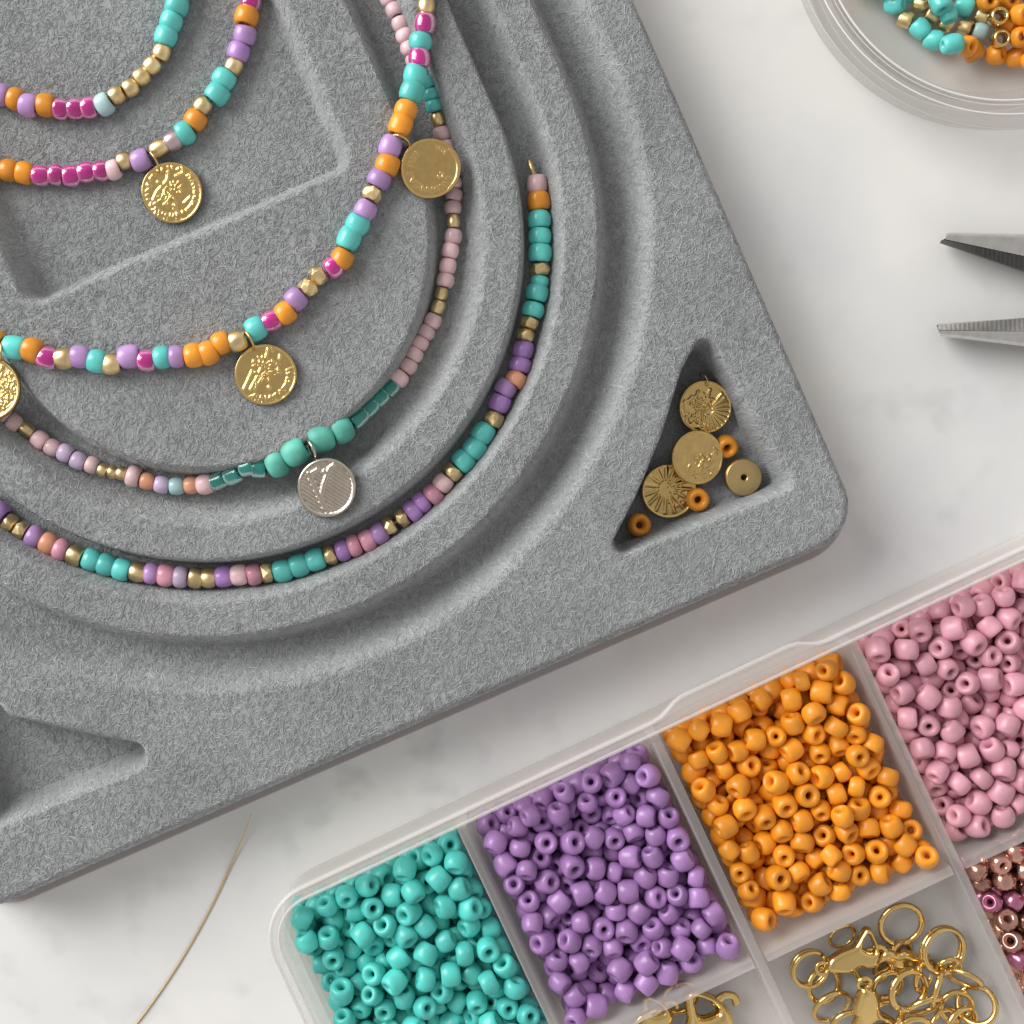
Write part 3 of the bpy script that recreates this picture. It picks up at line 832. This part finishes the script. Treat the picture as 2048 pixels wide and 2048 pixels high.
def divider(p, q, wt, wb, top):
    p, q = Vector(p), Vector(q); d = (q - p).normalized(); s = Vector((-d.y, d.x))
    lv = [(wb * 1.5, 2.22), (wb, 3.0), ((wb + wt) / 2, 6), (wt, top - 0.25), (wt * 0.7, top)]
    v = []; f = []
    for w, z in lv:
        for a, b in ((p, -1), (q, -1), (q, 1), (p, 1)): v.append((*ab_to_xy(*(a + s * (w / 2) * b)), z))
    for i in range(len(lv) - 1):
        for k in range(4):
            l = (k + 1) % 4; f.append((i * 4 + k, i * 4 + l, (i + 1) * 4 + l, (i + 1) * 4 + k))
    f.append((16, 17, 18, 19))
    o = obj('divider', mesh('divider', np.array(v) - blo, f, False), M['frosted'], box)
    return o
for a in DA: divider((a, B0 + 30), (a, B1 - 30), 19, 26, RIM - 0.5)
edges = [A0 + 30] + DA + [A1 - 30]
for i in range(5): divider((edges[i] + 14, DB), (edges[i + 1] - 14, DB), 19, 26, RIM - 0.62)

def pack(n, a0, a1, b0, b1, rad, seed, floor=2.22, iters=420):
    rg = np.random.default_rng(seed)
    x0, x1, y0, y1 = a0 / PXMM, a1 / PXMM, b0 / PXMM, b1 / PXMM
    r = rad * np.clip(rg.normal(1.0, 0.06, n), 0.82, 1.07)
    nx = int((x1 - x0) / (2 * rad)); ny = int((y1 - y0) / (2 * rad))
    i = np.arange(n); lay = i // (nx * ny); rem = i % (nx * ny)
    P = np.stack([x0 + rad + (rem % nx) * (x1 - x0 - 2 * rad) / max(nx - 1, 1), y0 + rad + (rem // nx) * (y1 - y0 - 2 * rad) / max(ny - 1, 1), floor + rad + lay * 2.3 * rad], 1)
    P += rg.normal(0, 0.3, P.shape)
    lastlay = lay == lay.max()
    P[lastlay, 0] = rg.uniform(x0 + rad, x1 - rad, lastlay.sum()); P[lastlay, 1] = rg.uniform(y0 + rad, y1 - rad, lastlay.sum())
    RS = r[:, None] + r[None, :]
    for it in range(iters):
        P[:, 2] -= 0.10 if it < iters * 0.7 else 0.02
        if it < iters * 0.45: P += rg.normal(0, 0.05, P.shape)
        for _ in range(2):
            D = P[:, None] - P[None]
            d = np.sqrt((D ** 2).sum(-1)) + np.eye(n) * 99 + 1e-6
            pen = np.maximum(RS - d, 0)
            cnt = np.maximum((pen > 0).sum(1), 1)
            P += (D * (pen / d)[..., None]).sum(1) * (0.5 / np.sqrt(cnt))[:, None]
            P[:, 0] = np.clip(P[:, 0], x0 + r, x1 - r); P[:, 1] = np.clip(P[:, 1], y0 + r, y1 - r)
            P[:, 2] = np.maximum(P[:, 2], floor + r)
    return P, r

BOXSH = {}
def box_mesh(matname, var):
    key = (matname, var)
    if key not in BOXSH:
        hh = [0.80, 0.84, 0.72, 0.88, 0.82, 0.86][var]; nn = [2.0, 2.1, 2.05, 2.3, 2.0, 2.55][var]
        v, f = bead_shape(1.0, hh, [0.20, 0.22, 0.19, 0.20, 0.17, 0.24][var], nn, 24, 16, 0.10, 40 + var)
        me = mesh('%s_seed_bead' % matname, v, f); me.materials.append(M[matname]); BOXSH[key] = me
    return BOXSH[key]

def fill(n, a0, a1, b0, b1, rad, mats, label, group, seed):
    inset = 13
    P, r = pack(n, a0 + inset, a1 - inset, b0 + inset, b1 - inset, rad, seed)
    rg = random.Random(seed)
    for p, q in zip(P, r):
        x, y = ab_to_xy(p[0] * PXMM, p[1] * PXMM)
        px, py = xy_to_px(x, y, p[2])
        if px > 2085 or py > 2085: continue
        mname = mats if isinstance(mats, str) else rg.choice(mats)
        o = obj(group.split(' ')[0] + '_seed_bead', box_mesh(mname, rg.randrange(6)), None, None, (x, y, p[2]))
        qn = Quaternion((rg.gauss(0, 1), rg.gauss(0, 1), rg.gauss(0, 1), rg.gauss(0, 1))); qn.normalize()
        o.rotation_mode = 'QUATERNION'; o.rotation_quaternion = qn
        o.scale = (q * 1.03,) * 3
        tag(o, label, 'bead', group)
fill(256, A0 + 30, DA[0] - 8, B0 + 28, DB - 8, 1.52, 'boxturq', 'turquoise seed bead loose in the turquoise compartment of the plastic box', 'turquoise beads in the box', 21)
fill(288, DA[0] + 8, DA[1] - 8, B0 + 28, DB - 8, 1.48, 'boxpurple', 'purple seed bead loose in the purple compartment of the plastic box', 'purple beads in the box', 22)
fill(295, DA[1] + 8, DA[2] - 8, B0 + 28, DB - 8, 1.48, 'boxorange', 'orange seed bead loose in the orange compartment of the plastic box', 'orange beads in the box', 23)
fill(262, DA[2] + 8, DA[3] - 8, B0 + 28, DB - 8, 1.54, 'boxpink', 'dusty pink seed bead loose in the pink compartment of the plastic box', 'pink beads in the box', 24)
fill(300, DA[2] + 8, DA[3] - 8, DB + 8, B1 - 28, 1.42, ['bronze', 'bronze', 'bronze', 'bronzepink'], 'metallic bronze seed bead loose in the bronze compartment of the plastic box', 'bronze beads in the box', 25)

# ------------------------------------------------------------------ gold findings
def ringthing(px, py, R, r, z, ax, tilt, label, group='jump rings in the box', double=False, gap=0.05):
    z += 1.2
    p = at(px, py, z)
    q = Quaternion(Vector(ax).normalized(), math.radians(tilt)) @ Quaternion((0, 0, 1), random.uniform(0, 6.28))
    if double:
        root = thing('split_ring', label, 'ring', p, group)
        for dz, k in ((-r * 1.02, 1.0), (r * 1.02, 1.0)):
            v, f = torus(R, r * 1.3, 40, 10, gap); v = [Vector(a) + Vector((0, 0, dz)) for a in v]
            obj('coil', mesh('ring_coil', v, f), M['finding'], root, p, q)
        return root
    v, f = torus(R, r * 1.85, 40, 10, gap)
    o = obj('jump_ring', mesh('jump_ring', v, f), M['finding'], None, p, q)
    return tag(o, label, 'ring', group)
def q4(x, y): return 1536 + x * .265, 1536 + y * .265
JL = 'gold jump ring among the clasps in the findings compartment'
ringthing(*q4(1005, 1180), 2.95, 0.24, 2.6, (1, 0.4, 0), 14, 'gold jump ring lying clear of the pile beside the orange compartment', None)
ringthing(*q4(1322, 1375), 3.1, 0.30, 3.6, (0.3, 1, 0), 16, 'gold split ring of two coils near the bronze bead compartment', None, True)
ringthing(*q4(315, 1515), 2.55, 0.27, 2.8, (1, 1, 0), 14, 'gold split ring of two coils beside the lobster clasp body', None, True)
ringthing(*q4(1060, 1680), 2.75, 0.25, 4.0, (0.4, 1, 0), 20, JL)
ringthing(*q4(1360, 1500), 1.75, 0.22, 2.6, (1, 0.2, 0), 38, JL)
ringthing(*q4(1290, 1640), 2.7, 0.24, 2.7, (0.3, 1, 0), 62, JL)
ringthing(*q4(1575, 1790), 2.5, 0.24, 2.6, (0.5, 1, 0), -35, JL)
ringthing(*q4(1480, 1590), 2.3, 0.22, 3.1, (1, -0.6, 0), 62, JL)
ringthing(*q4(1100, 2010), 2.6, 0.24, 2.9, (1, 0.3, 0), 18, JL)
ringthing(*q4(790, 1490), 2.6, 0.22, 2.0, (1, 0.2, 0), 15, JL)
ringthing(*q4(480, 1800), 2.7, 0.22, 2.0, (1, 0.6, 0), 35, JL)
ringthing(*q4(1330, 1950), 2.4, 0.22, 2.0, (0.2, 1, 0), 25, JL)
ringthing(*q4(900, 1900), 2.5, 0.22, 1.9, (0.2, 1, 0), 12, JL)
for x_, y_, R_, z_, ax_, t_ in ((1180, 1800, 2.5, 3.0, (1, 0.3, 0), 50), (1460, 1930, 2.4, 3.2, (0.6, 1, 0), 28), (620, 1960, 2.6, 2.4, (1, 0.1, 0), 20), (1180, 1560, 2.3, 2.2, (0.2, 1, 0), 45),
                            (900, 1640, 2.2, 2.2, (1, 0.7, 0), 25), (420, 1640, 2.4, 1.9, (0.1, 1, 0), 18), (1000, 1980, 2.3, 3.6, (0.1, 1, 0), 55), (1420, 1800, 2.2, 2.2, (1, 0.2, 0), 12)):
    ringthing(*q4(x_, y_), R_, 0.23, z_, ax_, t_, JL)
ringthing(*q4(560, 1270), 1.9, 0.16, 1.7, (1, 0.6, 0), 30, JL)
ringthing(*q4(1000, 1420), 2.0, 0.22, 1.9, (0.2, 1, 0), 32, JL)

def smooth_loop(P, n=8):
    out = []; k = len(P)
    for i in range(k):
        p0, p1, p2, p3 = (np.array(P[(i + d) % k], float) for d in (-1, 0, 1, 2))
        for t in np.arange(n) / n:
            out.append(tuple(0.5 * (2 * p1 + (p2 - p0) * t + (2 * p0 - 5 * p1 + 4 * p2 - p3) * t * t + (3 * p1 - p0 - 3 * p2 + p3) * t ** 3)))
    return out
def pillow(name, outer, hole, T, w, step=0.085):
    """cast metal shape: outline rounded over its whole edge on both faces"""
    O = smooth_loop(outer); H = smooth_loop(hole) if hole else None
    xs_ = [p[0] for p in O]; ys_ = [p[1] for p in O]
    X, Y = np.meshgrid(np.arange(min(xs_) - 0.2, max(xs_) + 0.2, step), np.arange(min(ys_) - 0.2, max(ys_) + 0.2, step), indexing='ij')
    d = -sd_poly(X, Y, O)
    if H: d = np.minimum(d, sd_poly(X, Y, H))
    t = np.clip(d / w, 0, 1); z = T * np.sqrt(1 - (1 - t) ** 2)
    n0, n1 = X.shape; ids = -np.ones((n0, n1, 2), int); v = []; f = []
    inside = d > -step * 0.9
    for i in range(n0):
        for j in range(n1):
            if inside[i, j]:
                ids[i, j, 0] = len(v); v.append((X[i, j], Y[i, j], z[i, j]))
                if d[i, j] <= 0: ids[i, j, 1] = ids[i, j, 0]
                else: ids[i, j, 1] = len(v); v.append((X[i, j], Y[i, j], -z[i, j]))
    for i in range(n0 - 1):
        for j in range(n1 - 1):
            c = [(i, j), (i + 1, j), (i + 1, j + 1), (i, j + 1)]
            if all(inside[q] for q in c) and any(d[q] > 0 for q in c):
                f.append(tuple(ids[q][0] for q in c)); f.append(tuple(ids[q][1] for q in c[::-1]))
    return mesh(name, v, f)
CL = {}
def clasp(px, py, z, deg, tilt_ax, tilt, label, scale=1.0):
    """lobster clasp: hooked claw body with an opening, spring lever and end loop; local x runs from loop to claw tip"""
    if not CL:
        K = 0.01767
        outer = [(420, 1490), (450, 1420), (540, 1365), (640, 1325), (690, 1250), (730, 1192), (778, 1198), (808, 1260), (842, 1340), (848, 1440), (820, 1500), (760, 1522), (690, 1512), (640, 1550), (540, 1548), (445, 1532)]
        hole = [(748, 1250), (712, 1330), (738, 1370), (795, 1388), (803, 1345), (780, 1280)]
        cv = lambda P: [((x - 640) * K, -(y - 1440) * K) for x, y in P]
        CL['body'] = pillow('clasp_body', cv(outer), cv(hole), 0.95, 0.85)
        lev = [(800, 1340), (850, 1330), (900, 1350), (930, 1400), (915, 1450), (880, 1440), (890, 1400), (860, 1375), (815, 1385)]
        CL['lever'] = pillow('clasp_lever', cv(lev), None, 0.35, 0.42)
        v, f = torus(0.85, 0.3, 24, 8); CL['loop'] = mesh('clasp_loop', v, f)
        v, f = lathe([(0.01, 0.78), (0.25, 0.86), (0.5, 0.95), (0.72, 0.88), (0.78, 0.6)], 16); CL['pin'] = mesh('clasp_pin', v, f)
        for m in CL.values(): m.materials.append(M['finding'])
    p = at(px, py, z + 1.2)
    root = thing('lobster_clasp', label, 'clasp', p)
    root.rotation_mode = 'QUATERNION'
    root.rotation_quaternion = Quaternion(Vector(tilt_ax).normalized(), math.radians(tilt)) @ Quaternion((0, 0, 1), math.radians(deg))
    root.scale = (scale,) * 3
    for nm, off in (('body', (0, 0, 0)), ('lever', (0, 0, 0.02)), ('loop', (-4.3, -1.2, -0.1)), ('pin', (2.1, -0.25, 0))):
        o = bpy.data.objects.new(nm, CL[nm]); COL.objects.link(o); o.parent = root; o.location = Vector(off) * U
clasp(*q4(640, 1440), 3.9, 0, (0.3, 1, 0), 6, 'gold lobster clasp lying over the split ring next to the orange compartment', 1.0)
clasp(*q4(740, 1830), 3.9, -95, (1, 0.4, 0), 22, 'upright gold lobster clasp amid jump rings in the findings compartment', 1.05)
clasp(*q4(985, 1440), 2.5, 160, (1, 0.2, 0), 30, 'gold lobster clasp half buried below the clear-lying jump ring', 0.85)
clasp(1400, 2075, 3.8, 40, (0.3, 1, 0), 12, 'large gold lobster clasp showing its round loop beside the purple compartment', 1.5)
clasp(1300, 2050, 2.6, 35, (1, 0.2, 0), 12, 'gold lobster clasp lying flat under the purple compartment wall', 1.0)
ringthing(1360, 1995, 2.4, 0.22, 2.2, (1, 0.4, 0), 20, 'gold jump ring partly under the large clasp beside the purple compartment', None)
ringthing(1290, 2040, 2.4, 0.2, 4.2, (1, 0.8, 0), 55, 'thin gold jump ring leaning on the flat clasp', None)

# ------------------------------------------------------------------ round dish
DCX, DCY = 2016.0, -180.0
DZ = 9.0
dc = at(DCX, DCY, DZ); dish_c = Vector((dc.x, dc.y, 0)); k = (CAMZ - DZ) / DIST / PXMM
dish = thing('round_dish', 'round clear plastic dish of turquoise, gold and orange beads on the marble', 'dish', dish_c)
R0 = 436 * k
prof = [(R0 - 4.6, 0.15), (R0 - 3.4, 0.2), (R0 - 1.2, 3.0), (R0 - 0.25, DZ - 1.6), (R0, DZ - 0.9), (R0, DZ - 0.2), (R0 - 0.35, DZ), (R0 - 1.75, DZ), (R0 - 2.0, DZ - 0.3),
        (R0 - 2.1, DZ - 1.0), (R0 - 2.9, DZ - 1.15), (R0 - 3.1, DZ - 0.75), (R0 - 3.9, DZ - 0.85), (R0 - 4.1, DZ - 2.0), (R0 - 4.9, 3.2), (R0 - 5.7, 1.7), (R0 - 7.0, 1.15)]
v, f = lathe(prof, 128)
obj('wall', mesh('dish_wall', v, [q[::-1] for q in f]), M['dishwall'], dish, dish_c)
for nm, rr_, zz_, w_ in (('outer_painted_glint', R0 - 1.85, DZ + 0.02, 0.13), ('inner_painted_glint', R0 - 3.95, DZ - 0.8, 0.16), ('foot_painted_glint', R0 - 0.05, DZ - 0.55, 0.07), ('step_painted_glint', R0 - 3.3, DZ - 0.75, 0.06)):  # thin white rings added to the wall as painted reflection lines
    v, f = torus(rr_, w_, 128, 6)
    obj(nm, mesh('dish_' + nm, v, f), M['dishglint'], dish, dish_c + Vector((0, 0, zz_)))
v, f = lathe([(0.01, 1.12), (R0 - 6.9, 1.12), (R0 - 6.4, 0.6), (R0 - 4.7, 0.2), (0.01, 0.2)], 128)
obj('floor', mesh('dish_floor', v, [q[::-1] for q in f]), M['dishfloor'], dish, dish_c)
def q5(x, y): return 1536 + x * .265, y * .265
dishbeads = []
def db(kind, x, y, r, ax=(0, 0, 1), tilt=0, stretch=1.0):
    dishbeads.append((kind, *q5(x, y), r, ax, tilt, stretch))
# lower layer first
for x, y in ((1545, 385), (1720, 415), (1875, 430), (1990, 460), (1500, 350), (2060, 330), (1905, 150), (2010, 90), (1800, 190), (2090, 160)): db('O', x, y, 1.42, (random.random(), random.random(), 0.2), random.uniform(20, 100))
for x, y in ((1150, 215), (1255, 300), (1390, 330), (960, 35), (830, -90), (1060, -60)): db('T', x, y, 1.36, (random.random(), random.random(), 0.2), random.uniform(60, 110), 1.15)
for x, y in ((1040, 150), (1150, 30), (1235, 115), (1340, 180), (1485, 210), (1620, 120), (1560, -40)): db('G', x, y, 1.12, (0.5, 1, 0), random.uniform(60, 110))
db('T', 1365, 115, 1.2, (1, 0.2, 0), 80); db('T', 1300, 20, 1.42, (1, 0.3, 0), 70, 1.1); db('T', 1478, 50, 1.42, (0.4, 1, 0), 80, 1.1)
db('B', 1600, 235, 1.15, (0.3, 1, 0), 90, 1.15)
db('H', 1735, 130, 1.25); db('H', 1752, 292, 1.2, (1, 0, 0), 8)
for x, y in ((1660, 10), (1830, 5), (1915, 110), (1910, 280), (2010, 230), (2000, -40)): db('O', x, y, 1.42, (1, random.random(), 0), random.uniform(0, 40))
for x, y in ((700, -120), (900, -130), (1180, -110), (1420, -110), (1650, -150), (1850, -120), (1300, -200), (1000, -230), (1550, -250), (1800, -240), (2000, -200), (1150, -330), (1400, -340)):
    db(random.choice('TTOG'), x, y, 1.38, (1, random.random(), 0), random.uniform(0, 90))
v, f = lathe([(0.62, -0.75), (0.95, -0.72), (1.0, -0.2), (1.0, 0.3), (0.9, 0.72), (0.72, 0.78), (0.6, 0.6)], 24, True)
hollow = mesh('gold_ring_bead', v, [q[::-1] for q in f]); hollow.materials.append(M['finding'])
spec = {'O': ('boxorange', 'orange glass bead in the round clear dish', 'orange beads in the dish'), 'T': ('turquoise', 'turquoise glass bead in the round clear dish', 'turquoise beads in the dish'),
        'G': ('gold', 'short gold tube bead in the round clear dish', 'gold beads in the dish'), 'B': ('paleblue', 'pale blue bead beside gold beads in the round clear dish', None),
        'H': (None, 'gold ring bead standing with its open hole upward in the round clear dish', 'gold ring beads in the dish')}
done = []
for kind, px, py, r, ax, tl, st in dishbeads:
    z = 1.14 + r * 0.95
    for _ in range(3):
        p = at(px, py, z); zz = 1.14 + r * 0.95
        for (p2, r2) in done:
            d2 = (p.x - p2.x) ** 2 + (p.y - p2.y) ** 2; rs = (r + r2) * 0.9
            if d2 < rs * rs: zz = max(zz, p2.z + math.sqrt(rs * rs - d2))
        z = min(zz, 8.5)
    p = at(px, py, z); done.append((p, r))
    mname, lab, grp = spec[kind]
    me = hollow if kind == 'H' else (bead_mesh('tube', random.randrange(4), 'gold') if kind == 'G' else box_mesh(mname, random.randrange(6)))
    o = obj({'H': 'gold_ring_bead', 'G': 'gold_tube_bead', 'T': 'turquoise_glass_bead', 'O': 'orange_glass_bead', 'B': 'pale_blue_bead'}[kind], me, None, None, p)
    o.rotation_mode = 'QUATERNION'; o.rotation_quaternion = Quaternion(Vector(ax).normalized(), math.radians(tl)); o.scale = (r * 1.02, r * 1.02, r * 1.02 * st)
    tag(o, lab, 'bead', grp)

# ------------------------------------------------------------------ pliers
pl = thing('pliers', 'open steel pliers with narrow serrated jaws pointing at the board', 'pliers', (*at(2250, 600, 0).xy, 0))
plo = Vector(pl.location) / U
def jaw(top_edge, mid_edge, low_edge, ztop, flip):
    """upper flat face between two edges, a slanting gripping face and a rounded back"""
    v = []; f = []
    n = len(top_edge)
    for i in range(n):
        bx, mx, gx = top_edge[i], mid_edge[i], low_edge[i]
        ring = [at(*bx, ztop - 0.9), at(*bx, 1.6), at(*gx, 1.2), at(*gx, ztop - 2.6), at(*mx, ztop), at(bx[0], bx[1] + (5 if not flip else -5), ztop)]
        v += [q - plo for q in ring]
    m = 6
    for i in range(n - 1):
        for k in range(m):
            l = (k + 1) % m; f.append((i * m + k, i * m + l, (i + 1) * m + l, (i + 1) * m + k))
    f.append(tuple(range(m))[::-1]); f.append(tuple(range((n - 1) * m, n * m)))
    if flip: f = [q[::-1] for q in f]
    return v, f
xs = [0, 0.04, 0.25, 0.6, 1.0]
def lerp_edge(a, b): return [(a[0] + (b[0] - a[0]) * t, a[1] + (b[1] - a[1]) * t) for t in xs]
v, f = jaw(lerp_edge((1893, 465), (2290, 474)), lerp_edge((1886, 478), (2290, 560)), lerp_edge((1881, 486), (2290, 622)), 6.0, False)
uj = obj('upper_jaw', mesh('upper_jaw', v, f, False), M['steel'], pl); mod_bevel(uj, 0.18)
v, f = jaw(lerp_edge((1880, 672), (2290, 722)), lerp_edge((1874, 661), (2290, 668)), lerp_edge((1873, 648), (2290, 618)), 5.5, True)
lj = obj('lower_jaw', mesh('lower_jaw', v, f, False), M['steel'], pl); mod_bevel(lj, 0.18)
# dark gripping face with small teeth on the upper jaw, light one on the lower
def grip(edge_a, edge_b, za, zb, n, m, name):
    v = []; f = []
    for i in range(n + 1):
        t = i / n; amp = (0.13 if i % 2 else 0.0)
        a = at(edge_a[0][0] + (edge_a[1][0] - edge_a[0][0]) * t, edge_a[0][1] + (edge_a[1][1] - edge_a[0][1]) * t, za)
        b = at(edge_b[0][0] + (edge_b[1][0] - edge_b[0][0]) * t, edge_b[0][1] + (edge_b[1][1] - edge_b[0][1]) * t, zb)
        up = Vector((0, 0, amp + 0.05))
        v += [a + up - plo, b + up - plo, a - plo - Vector((0, 0, 0.5)), b - plo - Vector((0, 0, 0.5))]
    for i in range(n):
        o = i * 4
        f += [(o, o + 1, o + 5, o + 4), (o + 2, o + 6, o + 7, o + 3), (o, o + 4, o + 6, o + 2), (o + 1, o + 3, o + 7, o + 5)]
    obj(name, mesh(name, v, f, False), m, pl)
grip(((1885, 479.5), (2150, 534)), ((1882, 485), (2150, 577)), 5.85, 4.3, 60, M['darksteel'], 'gripping_face')
grip(((1877, 660), (2150, 665)), ((1876, 650), (2150, 630)), 5.4, 4.0, 60, M['steel'], 'gripping_face')
c = at(2330, 612, 0)
v, f = lathe([(0.01, 1.0), (7.2, 1.0), (7.5, 1.4), (7.5, 5.8), (7.0, 6.4), (3.2, 6.5), (3.0, 6.9), (2.6, 7.1), (0.01, 7.1)], 40)
jo = obj('pivot_joint', mesh('pivot_joint', v, [q[::-1] for q in f]), M['steel'], pl, c)
for y1, nm in ((330, 'handle'), (900, 'handle')):
    p0 = at(2400, 612 + (y1 - 612) * 0.15, 4.2); p1 = at(2700, 612 + (y1 - 612) * 0.8, 4.6); p2 = at(3100, y1, 4.6)
    v, f = tube([p0 - plo, p0.lerp(p1, 0.5) - plo, p1 - plo, p2 - plo], [3.0, 3.3, 3.6, 3.4], 14)
    obj(nm, mesh(nm, v, f), M['darksteel'], pl)

# ------------------------------------------------------------------ stray wire on the marble
W = [(1475, 700), (1440, 800), (1395, 905), (1340, 1030), (1280, 1165), (1205, 1310), (1115, 1470), (1010, 1640), (900, 1800), (800, 1932), (690, 2060)]
s = 512 / 1503
path = [at(x * s, 1390 + y * s, 0.14 + 1.6 * max(0, 1 - i / 4) ** 2) for i, (x, y) in enumerate(W)]
dense = []
for i in range(len(path) - 1):
    p0, p1, p2, p3 = path[max(i - 1, 0)], path[i], path[i + 1], path[min(i + 2, len(path) - 1)]
    for t in (0, 0.25, 0.5, 0.75):
        dense.append(0.5 * ((2 * p1) + (p2 - p0) * t + (2 * p0 - 5 * p1 + 4 * p2 - p3) * t * t + (3 * p1 - p0 - 3 * p2 + p3) * t ** 3))
dense.append(path[-1])
v, f = tube(dense, [0.07 + 0.065 * min(1, i / 12) for i in range(len(dense))], 8)
o = obj('beading_wire', mesh('beading_wire', v, f), M['wire'])
tag(o, 'thin curved gold wire lying on the marble below the bead board', 'wire')
